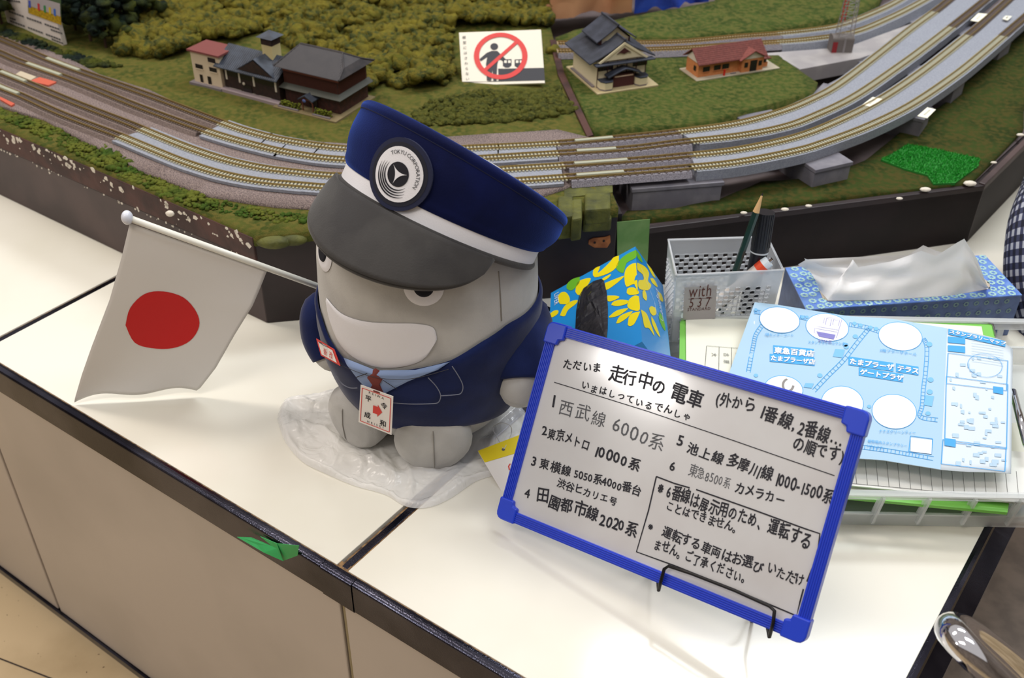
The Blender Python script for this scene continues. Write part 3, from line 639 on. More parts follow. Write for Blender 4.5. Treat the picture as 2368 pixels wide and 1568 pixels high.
# cream house
f, L = hframe((452, 192), (516, 208), ZL); h = .046; D = .034
c1 = thing('model_house', tuple(f[0]), 'tall narrow cream model house with flat maroon roof, leftmost of the three', 'model house')
MB(f).box((0, 0, .002), (L, D, h)).build('wall', wall_cream, c1)
MB(f).box((-.003, -.003, h), (L+.003, D+.003, h+.0025)).build('roof', maroon, c1)
MB(f).box((-.005, -.006, -.002), (L+.002, D+.004, .003)).build('plinth', stone, c1)
for (x0, x1, z0, z1) in ((.62, .88, .78, .92), (.12, .38, .50, .63), (.62, .88, .50, .63), (.22, .32, .08, .32), (.5, .62, .08, .32)):
    w = MB(f).box((x0*L, -.0006, z0*h), (x1*L, 0, z1*h)).build('window', glass_d, c1)
    MB(f).box((x0*L-.0008, -.0010, z0*h-.0012), (x1*L+.0008, -.0001, z0*h)).build('sill', wall_cream, w)
MB(f).box((-.004, .006, .0), (0, .018, .026)).build('annex', mat('dark_red', (110, 36, 40), .7), c1)
# slate house with cupola
f, L = hframe((523, 206), (650, 240), ZL); D = .052; h = .034
c2_ = thing('model_house', tuple(f[0]), 'dark timber model house with blue slate roof and cream cupola, middle of the three', 'model house')
MB(f).box((0, 0, 0), (L, D, h)).build('wall', wood_h, c2_)
MB(f).box((-.002, -.009, -.002), (L+.004, 0, .004)).build('plinth', lilac, c2_, bevel=.0005)
m = gable(MB(f), -.008, L+.004, -.009, D+.008, h-.001, h+.019); ribs(m, -.008, L+.004, -.009, h+.0002, D/2, h+.0202, 34); m.build('roof', roof_slate, c2_)
m = gable(MB(f), L*.30, L*1.0, -.006, D*.5, h+.0005, h+.021, axis='y'); m.build('dormer_roof', roof_slate, c2_)
MB(f).add([(L*.34, -.0065, h+.003), (L*.96, -.0065, h+.003), (L*.65, -.0065, h+.020)], [(0, 1, 2)]).build('dormer_gable', wood_h, c2_)
cx_ = L*.70; cy_ = D*.5
m = MB(f).box((cx_-.0085, cy_-.0085, h+.010), (cx_+.0085, cy_+.0085, h+.034)).build('cupola', mat('pale_yellow_wall', (206, 192, 142), .7), c2_)
MB(f).box((cx_-.0088, cy_-.0088, h+.034), (cx_+.0088, cy_+.0088, h+.044)).build('louvre', wood_h, c2_)
MB(f).add([(cx_-.013, cy_-.013, h+.044), (cx_+.013, cy_-.013, h+.044), (cx_+.013, cy_+.013, h+.044), (cx_-.013, cy_+.013, h+.044), (cx_, cy_, h+.052)], [(0, 1, 4), (1, 2, 4), (2, 3, 4), (3, 0, 4), (3, 2, 1, 0)]).build('cupola_roof', roof_slate, c2_)
wp_ = mat('white_plaster_strip', (214, 206, 190), .7)
for x in (.04, .28, .54, .93): MB(f).box((x*L, -.001, h*.45), (x*L+.0025, 0, h*.98)).build('corbel', wp_, c2_)
for (x0, x1) in ((.07, .27), (.31, .53), (.57, .91)): MB(f).box((x0*L, -.0006, h*.62), (x1*L, 0, h*.95)).build('window', glass_d, c2_)
for x in (.07, .33, .62): MB(f).box((x*L, -.0008, h*.06), (x*L+.22*L, 0, h*.12)).build('sill', wp_, c2_)
MB(f).box((.34*L, -.0008, .08*h), (.50*L, 0, h*.42)).build('door', glass_d, c2_)
MB(f).ball((.37*L, -.0015, h*.46), .0022, (1, .6, 1), 8, 6).build('lamp', wp_, c2_)
# big brown inn with hip and gable roof
f, L = hframe((648, 246), (776, 278), ZL); D = .078; h1, h = .026, .052
c3 = thing('model_house', tuple(f[0]), 'large brown timber model inn with charcoal tiled roof and front hedges, rightmost of the three', 'model house')
MB(f).box((-.006, -.008, -.002), (L+.006, D+.006, .002)).build('plinth', mat('tan_base', (120, 106, 74), .8), c3, bevel=.0004)
MB(f).box((.0, .014, .002), (L-.002, D, h)).build('wall', timber_red, c3)
for i in range(46):
    pass
m = MB(f)
for i in range(44): x = .001+i*(L-.004)/44; m.box((x, .0132, .029), (x+.0007, .0142, .044))
for i in range(26): y = .015+i*(D-.017)/26; m.box((L-.0022, y, .029), (L-.0012, y+.0007, .044))
stuff(m.build('slats', mat('slat_brown', (84, 44, 34), .7), c3))
m = MB(f).box((0, .0128, .0450), (L, .0138, .0475)).build('frieze', mat('rust_band', (112, 58, 42), .7), c3)
m = MB(f); m.add([(-.004, .006, h1-.002), (L+.005, .006, h1-.002), (L+.005, D+.004, h1-.002), (L-.002, .014, h1+.003), (0, .014, h1+.003), (L-.002, D+.004, h1+.003)], [(0, 1, 3, 4), (1, 2, 5, 3)]); m.build('pent_roof', mat('weathered_green_roof', (70, 72, 66), .7), c3, thick=.001)
# main roof: hipped skirt, gablet on the right end
ze, zr = h-.001, h+.019; ex = .008; ym = (D+.014)/2; gx = .020
m = MB(f); x0, x1, y0, y1 = -ex, L+ex-.002, .014-ex, D+ex
ra, rb = (x0+gx*.8, ym, zr), (x1-gx, ym, zr)
m.add([(x0, y0, ze), (x1, y0, ze), (x1, y1, ze), (x0, y1, ze), ra, rb, (x1-.006, ym-.02, ze+.009), (x1-.006, ym+.02, ze+.009), (x1-gx, ym, zr)], [(0, 1, 6, 5, 4), (2, 3, 4, 5, 7), (3, 0, 4), (1, 2, 7, 6), (3, 2, 1, 0), (6, 7, 5)])
m.build('roof', roof_char, c3)
m = MB(f)
for i in range(52):
    x = x0+.001+i*(x1-x0-.002)/52; t0 = (x-x0)/(gx*.8); tt = min(1, t0, max(.2, (x1-x)/gx)) if x < x0+gx*.8 or x > x1-gx else 1
    ya, za = y0, ze; yb, zb = y0+(ym-y0)*tt, ze+(zr-ze)*tt
    m.add([(x-.0003, ya, za+.0008), (x+.0004, ya, za+.0008), (x+.0004, yb, zb+.0006), (x-.0003, yb, zb+.0006)], [(0, 1, 2, 3)])
stuff(m.build('tile_rows', mat('tile_row_grey', (88, 86, 90), .5), c3, thick=.0005))  # raised tile rows in a lighter grey than the roof
MB(f).tube([ra, rb], .0015, 6).build('ridge', roof_char, c3)
MB(f).tube([rb, (x1-.006, ym-.02, ze+.009), (x1, y0, ze+.001)], .0011, 6).build('hip', roof_char, c3)
MB(f).tube([rb, (x1-.006, ym+.02, ze+.009), (x1, y1, ze+.001)], .0011, 6).build('hip', roof_char, c3)
MB(f).tube([ra, (x0, y0, ze+.001)], .0011, 6).build('hip', roof_char, c3)
# gate porch and hedges
MB(f).tube([(L*.42, .001, .002), (L*.42, .001, .014), (L*.47, .001, .018), (L*.55, .001, .018), (L*.60, .001, .014), (L*.60, .001, .002)], .0009, 6).build('gate_arch', mat('arch_brown', (104, 56, 36), .7), c3)
gable(MB(f), L*.38, L*.64, -.004, .014, .018, .0245, axis='y').build('gate_roof', roof_slate, c3)
hedge_m = mat3('hedge', [(110, 116, 36), (72, 80, 26)], [400]); 
for (xa, xb) in ((.02, .36), (.64, .93)):
    n = 90; b0 = np.array([f[0]+f[1]*rng.uniform(xa*L, xb*L)+f[2]*rng.uniform(-.002, .003)+zF*rng.uniform(.003, .0095) for _ in range(n)])
    V_, F_ = clump_mesh(b0, [.0016]*n, .35, 1); build_np('hedge', V_, F_, hedge_m, c3)
    MB(f).box((xa*L-.001, -.0055, .0), (xb*L+.001, -.003, .0035)).build('hedge_fence', stone, c3)
MB(f).box((.44*L, .0130, .002), (.58*L, .0142, .018)).build('door', glass_d, c3)
MB(f).ball((.50*L, -.0045, .0185), .0022, (1.3, .4, 1), 8, 6).build('crest', mat('blue_crest', (80, 96, 150), .6), c3)
# bath house with curved gables
f, L = hframe((1383, 222), (1521, 201), ZL-.001)
bk = P(1341, 152, ZL); D = float((bk-f[0])@f[2])*1.0
f = (f[0], f[1], f[2], zF)
ch = thing('model_house', tuple(f[0]), 'cream bath house model with stacked curved blue-black gable roofs', 'model house')
shear = float((bk-f[0])@f[1])
cream2 = mat('bathhouse_cream', (220, 208, 176), .7); darkred = mat('dark_red_timber', (72, 30, 32), .7); tan = mat('tan_card_base', (182, 166, 128), .8)
MB(f).box((-.001, 0, -.001), (L+.001, D, .003)).build('plinth', tan, ch, bevel=.0004)
y0 = .020; h = .038; xa, xb = .006, L-.010
MB(f).box((xa, y0, .003), (xb, D-.008, h)).build('wall', cream2, ch)
for (x0, x1) in ((.08, .33), (.66, .90)):
    w = MB(f).box((x0*L, y0-.0006, .026), (x1*L, y0, .0345)).build('window', glass_d, ch)
    m = MB(f)
    for k in range(1, 6): xx = x0*L+(x1-x0)*L*k/6; m.box((xx-.0002, y0-.0009, .026), (xx+.0002, y0-.0005, .0345))
    m.box((x0*L, y0-.0009, .030), (x1*L, y0-.0005, .0304)); m.build('muntins', darkred, w)
for k in range(6): x = xa+.0005+(xb-xa-.002)*k/5; MB(f).box((x, y0-.0008, .003), (x+.0011, y0+.0001, h)).build('post', darkred, ch)
MB(f).box((xa, y0-.0008, .0355), (xb, y0, .0362)).build('rail_beam', darkred, ch)
# curved gable roof facing the front
def curved(fr, x0, x1, y0, y1, ze, zr, sag=.35, n=8, t=.0015):
    m = MB(fr); xm = (x0+x1)/2; vs = []
    xs_ = []
    for i in range(2*n+1):
        s_ = i/n-1; a = abs(s_); x = xm+s_*(x1-x0)/2; z = zr-(zr-ze)*(a**(1-sag)); xs_.append((x, z))
    for (x, z) in xs_: vs += [(x, y0, z), (x, y1, z), (x, y0, z+t), (x, y1, z+t)]
    fs = []
    for i in range(2*n): a = i*4; b = a+4; fs += [(a+2, b+2, b+3, a+3), (a, a+1, b+1, b), (a, b, b+2, a+2), (a+1, a+3, b+3, b+1)]
    return m.add(vs, fs), xs_
roof_bb = mat('blue_black_roof', (58, 62, 76), .55, c2=(44, 48, 60), nscale=60)
ym = D*.52
m, sh = curved(f, xa-.012, xb+.012, y0-.002, D-.002, h-.001, h+.026, .18)
for i in range(40):
    y = y0-.001+i*(D-y0-.002)/40
    for k in range(len(sh)-1): m.add([(sh[k][0], y, sh[k][1]+.0016), (sh[k+1][0], y, sh[k+1][1]+.0016), (sh[k+1][0], y+.0006, sh[k+1][1]+.0021), (sh[k][0], y+.0006, sh[k][1]+.0021)], [(0, 1, 2, 3)])
m.build('lower_roof', roof_bb, ch)
m = MB(f); m.add([(xa+.004, y0-.0025, h+.002), (xb-.004, y0-.0025, h+.002), ((xa+xb)/2, y0-.0025, h+.0215)], [(0, 1, 2)]); m.build('gable_face', cream2, ch, thick=.0008)
mm = (xa+xb)/2
m = MB(f); 
for s_ in (-1, 1): m.slab([(mm, y0-.0040, h+.0255), (mm, y0-.0040, h+.0220), (mm+s_*(xb-xa)*.46, y0-.0040, h-.0005), (mm+s_*(xb-xa)*.5, y0-.0040, h+.001)][::s_], (0, .001, 0))
m.build('bargeboard', mat('cream_bargeboard', (232, 220, 186), .7), ch)
m = MB(f); m.slab([(mm, y0-.0042, h+.018), (mm-.011, y0-.0042, h+.010), (mm-.006, y0-.0042, h+.0115), (mm, y0-.0042, h+.0095), (mm+.006, y0-.0042, h+.0115), (mm+.011, y0-.0042, h+.010)], (0, .0008, 0)); m.build('gable_ornament', darkred, ch)
MB(f).box((xa-.006, y0-.010, h-.0022), (xb+.008, y0, h-.0008)).build('eave', roof_bb, ch)
# clerestory + upper roof
u0, u1 = mm-.026, mm+.026; uy0, uy1 = ym-.012, D-.016; uh = h+.021
MB(f).box((u0+.004, uy0+.004, h+.008), (u1-.004, uy1-.004, uh)).build('clerestory', mat('grey_white_panel', (196, 190, 186), .7), ch)
for s_ in (u0+.0035, u1-.0055): MB(f).box((s_, uy0+.003, h+.008), (s_+.002, uy1-.003, uh+.001)).build('post', darkred, ch)
m, sh = curved(f, u0-.004, u1+.004, uy0-.002, uy1+.002, uh-.002, uh+.018, .12); m.build('upper_roof', roof_bb, ch)
MB(f).tube([(mm, uy0-.004, uh+.0205), (mm, uy1+.003, uh+.0205)], .0015, 6).build('ridge', roof_bb, ch)
MB(f).tube([(mm, y0-.005, h+.029), (mm, uy0, h+.029)], .0014, 6).build('ridge', roof_bb, ch)
m = MB(f).add([(u0+.004, uy0+.0035, uh-.002), (u1-.004, uy0+.0035, uh-.002), (mm, uy0+.0035, uh+.016)], [(0, 1, 2)]); m.build('gable_face', cream2, ch, thick=.0006)
# entrance: porch roof, doors, bay walls
m, sh = curved(f, mm-.026, mm+.026, y0-.014, y0, .0195, .029, -.25); m.build('porch_roof', roof_bb, ch)
MB(f).box((mm-.016, y0-.008, .003), (mm+.016, y0-.001, .021)).build('door', darkred, ch)
MB(f).box((mm-.014, y0-.0086, .0175), (mm+.014, y0-.0078, .019)).build('lintel', mat('pink_cream', (224, 196, 180), .7), ch)
for s_ in (0, 1):
    X = (lambda x: x) if s_ == 0 else (lambda x: 2*mm-x)
    pl_ = [(X(xa+.001), y0), (X(xa+.001), y0-.010), (X(xa+.006), y0-.016), (X(mm-.021), y0-.016), (X(mm-.017), y0-.010), (X(mm-.017), y0)]
    MB(f).prism(pl_, .005, .0145).build('bay_wall', cream2, ch); MB(f).prism([(p[0], p[1]-.0005) for p in pl_], .0145, .0158).build('bay_cap', roof_bb, ch)
    MB(f).prism(pl_, .003, .005).build('bay_base', stone, ch)
MB(f).box((.001, .022, .003), (.005, D-.01, .0048)).build('side_drain', stone, ch)
# orange station house
f, L = hframe((1612, 190), (1803, 160), ZL-.001); bk = P(1582, 158, ZL); D = float((bk-f[0])@f[2])
st = thing('model_house', tuple(f[0]), 'orange walled station house model with red-brown tiled gable roof', 'model house')
orange = mat('orange_wall', (206, 134, 82), .7, c2=(196, 122, 72), nscale=300); tiles = mat('red_brown_tiles', (128, 66, 58), .65, c2=(112, 54, 48), nscale=300)
MB(f).box((-.001, 0, -.001), (L, D, .002)).build('plinth', mat('grey_card_base', (176, 166, 146), .8), st)
xa, xb = .006, L*.80; y0, y1 = .010, D-.006; h = .022
MB(f).box((xa, y0, .002), (xb, y1, h)).build('wall', orange, st)
m = gable(MB(f), xa-.004, xb+.006, y0-.006, y1+.006, h-.001, h+.0155)
ym_ = (y0+y1)/2; zt_ = h+.0155
for i in range(56):
    x = xa-.004+i*(xb-xa+.01)/56; m.add([(x, y0-.006, h+.0004), (x+.0005, y0-.006, h+.0004), (x+.0005, ym_, zt_+.0016), (x, ym_, zt_+.0016), (x, y0-.006, h+.0008), (x+.0005, y0-.006, h+.0008), (x+.0005, ym_, zt_+.002), (x, ym_, zt_+.002)], [(4, 5, 6, 7), (0, 1, 5, 4), (3, 0, 4, 7), (1, 2, 6, 5)])
for i in range(9):
    t_ = (i+.5)/9; yy = y0-.006+(ym_-y0+.006)*t_; zz = h-.001+(zt_-h+.001)*t_+.0012; m.box((xa-.004, yy-.0002, zz), (xb+.006, yy+.0002, zz+.0006))
m.build('roof', tiles, st)
m = MB(f).add([(xa-.0004, y0, h), (xa-.0004, y1, h), (xa-.0004, (y0+y1)/2, h+.013)], [(0, 1, 2)]); m.build('gable_face', mat('white_gable', (212, 200, 186), .7), st, thick=.0006)
gx0, gx1 = L*.54, L*.80
MB(f).box((gx0, y0-.006, .002), (gx1, y0, h)).build('entrance_wall', orange, st)
gable(MB(f), gx0-.006, gx1+.004, y0-.010, y0+.012, h-.002, h+.010, axis='y').build('entrance_roof', tiles, st)
MB(f).add([(gx0, y0-.0066, h-.001), (gx1, y0-.0066, h-.001), ((gx0+gx1)/2, y0-.0066, h+.0088)], [(0, 1, 2)]).build('gable_face', MATS['white_gable'], st, thick=.0006)
for (x0, x1) in ((.07, .15), (.20, .28), (.30, .38)):
    w = MB(f).box((x0*L+.004, y0-.0006, .009), (x1*L+.004, y0, .016)).build('window', glass_d, st)
    MB(f).box((x0*L+.0034, y0-.0012, .0082), (x1*L+.0046, y0-.0002, .009)).build('sill', orange, w)
for (x0, x1) in ((.57, .61), (.74, .78)): MB(f).box((x0*L, y0-.0066, .009), (x1*L, y0-.006, .016)).build('window', glass_d, st)
MB(f).box((.64*L, y0-.0068, .002), (.72*L, y0-.006, .018)).build('door', glass_d, st)
MB(f).box((xa-.0006, y0+.006, .009), (xa, y0+.012, .016)).build('window', glass_d, st)
MB(f).box((L*.80, y0+.002, .002), (L*.90, y0+.016, .008)).build('kiosk', orange, st); MB(f).box((L*.80, y0+.003, .008), (L*.885, y0+.015, .014)).build('kiosk_window', glass_d, st)
MB(f).box((L*.79, y0-.001, .014), (L*.92, y0+.019, .0155)).build('kiosk_roof', tiles, st)
pb = MB(f).tube([(L*.335, y0-.006, .002), (L*.335, y0-.006, .010)], .0016, 10).build('post_box', mat('post_red', (206, 30, 20), .5), st)
MB(f).box((L*.42, y0-.006, .002), (L*.48, y0-.004, .0032)).build('bench', stone, st)
# lattice crane tower on an arched hut
f, L = hframe((1921, 122), (1978, 122), ZL); 
cr = thing('signal_tower', tuple(f[0]), 'grey lattice tower with red ladder standing on a small arched hut', 'tower')
hut = mat('hut_grey', (112, 106, 104), .6); steel = mat('grey_steel', (150, 146, 148), .5, .3); w_, d_ = .032, .02
rr = .010
m = MB(f); n = 8; pr = [(0, 0), (d_, 0)]+[(d_/2+d_/2*math.cos(a), .019+rr*.6*math.sin(a)) for a in [math.pi*k/n for k in range(n+1)]]
m.add([(x, y, z) for x in (0, w_) for (y, z) in pr], [tuple(range(len(pr)-1, -1, -1)), tuple(range(len(pr), 2*len(pr)))]+[(i, (i+1) % len(pr), len(pr)+(i+1) % len(pr), len(pr)+i) for i in range(len(pr))]); m.build('hut', hut, cr)
MB(f).box((.001, -.0006, 0), (.008, 0, .016)).build('door', mat('door_red', (142, 34, 42), .6), cr)
MB(f).box((.017, -.0008, 0), (.020, 0, .022)).build('ladder_base', steel, cr)
leg = [(.008, .002), (.030, .002), (.030, .018), (.008, .018)]; top_ = [(.017, .008), (.023, .008), (.023, .013), (.017, .013)]; H_ = .20
def at(i, t): a = leg[i]; b = top_[i]; return (a[0]+(b[0]-a[0])*t, a[1]+(b[1]-a[1])*t, .022+H_*t)
for i in range(4): MB(f).tube([at(i, 0), at(i, 1)], .0006, 5).build('tower_leg', steel, cr)
m = MB(f)
for k in range(26):
    t0, t1_ = k/26, (k+1)/26
    for i in range(4): j = (i+1) % 4; m.tube([at(i, t0), at(j, t0)], .0003, 4, False); m.tube([at(i, t0), at(j, t1_)], .0003, 4, False)
m.build('lattice', steel, cr)
m = MB(f)
for k in range(36): z = .05+k*.005; m.box((.008+.02*(z-.05)*.1, .004, z), (.013+.02*(z-.05)*.1, .0048, z+.0012))
m.box((.0072, .004, .045), (.0080, .005, .225)); m.box((.0126, .004, .045), (.0134, .005, .225)); m.build('red_ladder', mat('ladder_red', (196, 40, 52), .5), cr)

# ------------------------------------------------------------------ signs on the layout
sg_w = mat('sign_white', (236, 230, 216), .5); sg_d = mat('sign_dark', (52, 54, 62), .6); sg_r = mat('sign_red', (214, 60, 58), .5)
c_ = P(1165, 196, ZL+.001); Ns = unit([-.12, -.62, .78])
SP = lambda x, y: PN(x, y, c_, Ns)
sn = thing('warning_sign', tuple(c_), 'white do not touch sign with red crossed circle leaning on the bushes', 'sign')
cor = [SP(1069, 198), SP(1260, 192), SP(1251, 68), SP(1061, 75)]
MB().slab(cor, -Ns*.004).build('board', sg_w, sn, bevel=.0006)
def dec(pts, off): return [SP(x, y)+Ns*off for x, y in pts]
fan(MB(), dec([(1070, 191), (1260, 186), (1258, 157), (1152, 159), (1153, 187), (1131, 188), (1126, 189), (1070, 189)], .0003)).build('platform_print', sg_d, sn)
fan(MB(), dec([(1163, 143), (1207, 141), (1207, 159), (1163, 160)], .0003)).build('train_print', sg_w, sn)
def circ(cx, cy, rx, ry, n=40): return [(cx+rx*math.cos(2*math.pi*k/n), cy-ry*math.sin(2*math.pi*k/n)) for k in range(n)]
o1, o2 = dec(circ(1158, 130, 62, 54), .0008), dec(circ(1158, 130, 50, 44), .0008); m = MB(); n = 40
m.add(o1+o2, [(i, (i+1) % n, n+(i+1) % n, n+i) for i in range(n)]); 
stroke(m, [SP(1118, 166), SP(1197, 96)], .0052, Ns, .0009); m.build('red_ring', sg_r, sn)
m = MB(); fan(m, dec(circ(1143, 108, 9, 8, 16), .0005)); fan(m, dec([(1137, 118), (1150, 118), (1160, 128), (1175, 142), (1170, 146), (1153, 136), (1150, 150), (1148, 187), (1141, 187), (1139, 160), (1136, 187), (1126, 187), (1124, 148), (1127, 132), (1112, 142), (1109, 137), (1125, 123)], .0005))
for x in (1163, 1190): fan(m, dec([(x, 138), (x+20, 137), (x+20, 152), (x+14, 157), (x+6, 157), (x, 153)], .0005))
m.build('pictogram', sg_d, sn)
m = MB()
for x in (1166, 1175, 1193, 1202): fan(m, dec([(x, 140), (x+6, 140), (x+6, 146), (x, 146)], .00062))
m.build('train_windows', sg_w, sn)
m = MB(); 
for k, chx in enumerate('模型にはさわらない'):
    y = 90+k*12.0; a = SP(1069+k*1.0, y); text(m, chx, a, SP(1082+k, y-.6), .0052, Ns, .0006, fit=False)
m.build('lettering', ink, sn)
# big poster stand at the left
pc = P(160, 112, ZL); pd = unit(P(22, 52, ZL)-pc); pn = np.array([pd[1], -pd[0], 0]); 
if pn[1] > 0: pn = -pn
PP = lambda x, y: PN(x, y, pc, pn)
po = thing('poster_board', tuple(pc), 'white information poster with a train photograph standing at the left end', 'sign')
a, b = PP(147, 112), PP(20, 52); H = .24; b = b+(b-a)*.02
vz = np.array([0, 0, 1.])
MB().slab([b, a, a+vz*H, b+vz*H], -pn*.007).build('board', mat('poster_white', (232, 222, 216), .6), po)
ax = unit(b-a)*-1; wB = np.linalg.norm(b-a)
def PB(x, y, off=.0004): return PP(x, y)+pn*off
m = fan(MB(), [PB(66, 30), PB(143, 58), PB(139, -80), PB(58, -100)]); m.build('photo_sky', mat('photo_green', (70, 96, 60), .6), po)
m = fan(MB(), [PB(67, 30, .0007), PB(143, 58, .0007), PB(141, 32, .0007), PB(67, 8, .0007)]); m.build('photo_field', mat('photo_yellow', (206, 168, 30), .6, c2=(160, 130, 20), nscale=300), po)
m = fan(MB(), [PB(66, 12, .0009), PB(141, 38, .0009), PB(140, 8, .0009), PB(64, -14, .0009)]); m.build('photo_train', mat('photo_train_grey', (178, 172, 176), .6), po)
for x, c in ((70, (70, 90, 190)), (91, (200, 50, 60)), (105, (60, 140, 80)), (117, (220, 190, 40)), (128, (60, 110, 200))):
    y = 16+(x-66)*.33; fan(MB(), [PB(x-2, y-1, .0011), PB(x+3, y+1, .0011), PB(x+2, y-16, .0011), PB(x-3, y-17, .0011)]).build('photo_door', mat('photo_%d_%d' % c[:2], c, .6), po)
m = MB()
for (x0, y0_, x1, y1_) in ((20, 18, 36, 23), (21, 26, 139, 68), (118, 68, 146, 78), (23, 41, 38, 46), (24, 48, 142, 92), (120, 90, 148, 101), (16, 0, 48, 4)):
    n = int((x1-x0)/6)+1
    for k in range(n):
        if n > 8 and k % 7 == 6: continue
        t0, t1_ = k/n, (k+.8)/n; stroke(m, [PB(x0+(x1-x0)*t0, y0_+(y1_-y0_)*t0, 0), PB(x0+(x1-x0)*t1_, y0_+(y1_-y0_)*t1_, 0)], .0028, pn, .0006)
m.build('small_print', grey_ink, po)
# foil bags at the back
def bag(name, px, z, hgt, m, label, seed, depth=.1):
    a, b = P(px[0], px[2], z), P(px[1], px[3], z); d = unit(b-a); nn_ = np.array([-d[1], d[0], 0]); L = np.linalg.norm(b-a)
    def fn(u, v):
        w = v*math.pi; yy = -math.cos(w)*depth/2+depth/2; zz = math.sin(w)**.6*hgt if 0 < v < 1 else 0
        p = a+d*L*u+nn_*yy+zF*zz; k = .018*min(1, 3*u, 3*(1-u)+.15)
        q = Vector((p[0]*16+seed, p[1]*16, p[2]*16)); return p+np.array([k*noise.noise(q), k*noise.noise(q*1.3+Vector((5, 1, 2))), k*.8*abs(noise.noise(q*2.1))])
    o = MB().grid(fn, 36, 22).build(name, m, loc=tuple(a), smooth=False); return tag(o, label, 'bag')
bag('foil_bag', (1262, 1462, 46, 30), ZL, .07, mat('copper_foil', (226, 170, 130), .35, .2, c2=(196, 120, 82), nscale=8), 'crumpled copper coloured foil bag behind the far tracks', 3)
bag('foil_bag', (1466, 1640, 32, 4), ZL, .07, mat('blue_foil', (50, 80, 190), .2, .1, c2=(22, 34, 120), nscale=22), 'crumpled glossy blue bag behind the far tracks', 11)

# ------------------------------------------------------------------ right edge: cloth sheet and gingham sleeve
def cloth(u, v):
    x = .74+.35*u; y = 1.40-.52*u*0+.0*v-.42*(1-v)*0
    p0 = W4+sideR*(.02+.8*u)+np.array([.05, -.035, 0])
    z = .20-.5*v
    out = np.array([sideR[1], -sideR[0], 0])
    return p0+out*(.06*v+.012*math.sin(u*17+v*3)+.01*noise.noise(Vector((u*6, v*4, 0))))+zF*z
MBc = MB().grid(cloth, 40, 20)
tag(MBc.build('white_cloth', mat('greyish_white_cloth', (178, 172, 164), .8, c2=(162, 157, 150), nscale=10), smooth=True, loc=tuple(W4)), 'greyish white cloth hanging beside the right end of the railway board', 'cloth')
ging = bpy.data.materials.new('gingham'); ging.use_nodes = True; nt = ging.node_tree; bs_ = nt.nodes['Principled BSDF']; bs_.inputs['Roughness'].default_value = .85
tcn = nt.nodes.new('ShaderNodeTexCoord'); 
cols = []
sp = nt.nodes.new('ShaderNodeSeparateXYZ'); nt.links.new(tcn.outputs['UV'], sp.inputs[0])
def stripe(out, k):
    a = nt.nodes.new('ShaderNodeMath'); a.operation = 'MULTIPLY'; a.inputs[1].default_value = k; nt.links.new(out, a.inputs[0])
    b = nt.nodes.new('ShaderNodeMath'); b.operation = 'FRACT'; nt.links.new(a.outputs[0], b.inputs[0])
    c = nt.nodes.new('ShaderNodeMath'); c.operation = 'GREATER_THAN'; c.inputs[1].default_value = .5; nt.links.new(b.outputs[0], c.inputs[0]); return c.outputs[0]
s1, s2 = stripe(sp.outputs[0], 26), stripe(sp.outputs[1], 24)
ad = nt.nodes.new('ShaderNodeMath'); ad.operation = 'ADD'; nt.links.new(s1, ad.inputs[0]); nt.links.new(s2, ad.inputs[1])
dv = nt.nodes.new('ShaderNodeMath'); dv.operation = 'MULTIPLY'; dv.inputs[1].default_value = .5; nt.links.new(ad.outputs[0], dv.inputs[0])
rp_ = nt.nodes.new('ShaderNodeValToRGB'); rp_.color_ramp.interpolation = 'CONSTANT'; rp_.color_ramp.elements[0].color = rgb(14, 17, 38); rp_.color_ramp.elements[1].position = .9; rp_.color_ramp.elements[1].color = rgb(168, 172, 184)
e_ = rp_.color_ramp.elements.new(.4); e_.color = rgb(52, 56, 84); nt.links.new(dv.outputs[0], rp_.inputs[0]); nt.links.new(rp_.outputs[0], bs_.inputs['Base Color'])
gA, gB, gC = PY(2420, 440, 1.10), PY(2395, 540, 1.03), PY(2400, 690, .98)
pth = spline([gA+zF*.05, gA, gB, gC, gC+np.array([.03, -.05, -.06])], 8)
nU, nV = 32, len(pth)-1; m = MB()
rads = [.026+.010*i/nV for i in range(nV+1)]
m.tube(pth, rads, nU, False); o = m.build('shirt_sleeve', ging, smooth=True, loc=tuple(gB))
uvl = o.data.uv_layers.new(name='UVMap')
for poly_ in o.data.polygons:
    idx = [o.data.loops[li].vertex_index for li in poly_.loop_indices]; js_ = [i % nU for i in idx]; wrap = max(js_)-min(js_) > 2
    for li, vi in zip(poly_.loop_indices, idx):
        j = vi % nU; j = nU if wrap and j == 0 else j; uvl.data[li].uv = (j/nU, (vi//nU)/nV)
tag(o, 'navy and white gingham sleeve at the right edge beside the flowered tissue box', 'sleeve')

# ------------------------------------------------------------------ chrome chair rail, bottom right (close to the lens)
c0r, c1r = .42, .47
pth = spline([PY(2560, 1790, .40), PY(2400, 1650, .41), PY(2280, 1545, .42), PY(2215, 1478, .435), PY(2200, 1452, .455), PY(2240, 1462, .475), PY(2330, 1530, .49), PY(2460, 1650, .49)], 10)
t = MB().tube(pth, .0105, 20).build('chair_frame', chrome, smooth=True, loc=tuple(pth[0]))
tag(t, 'out of focus bent chrome chair frame tube in the bottom right corner', 'chair')
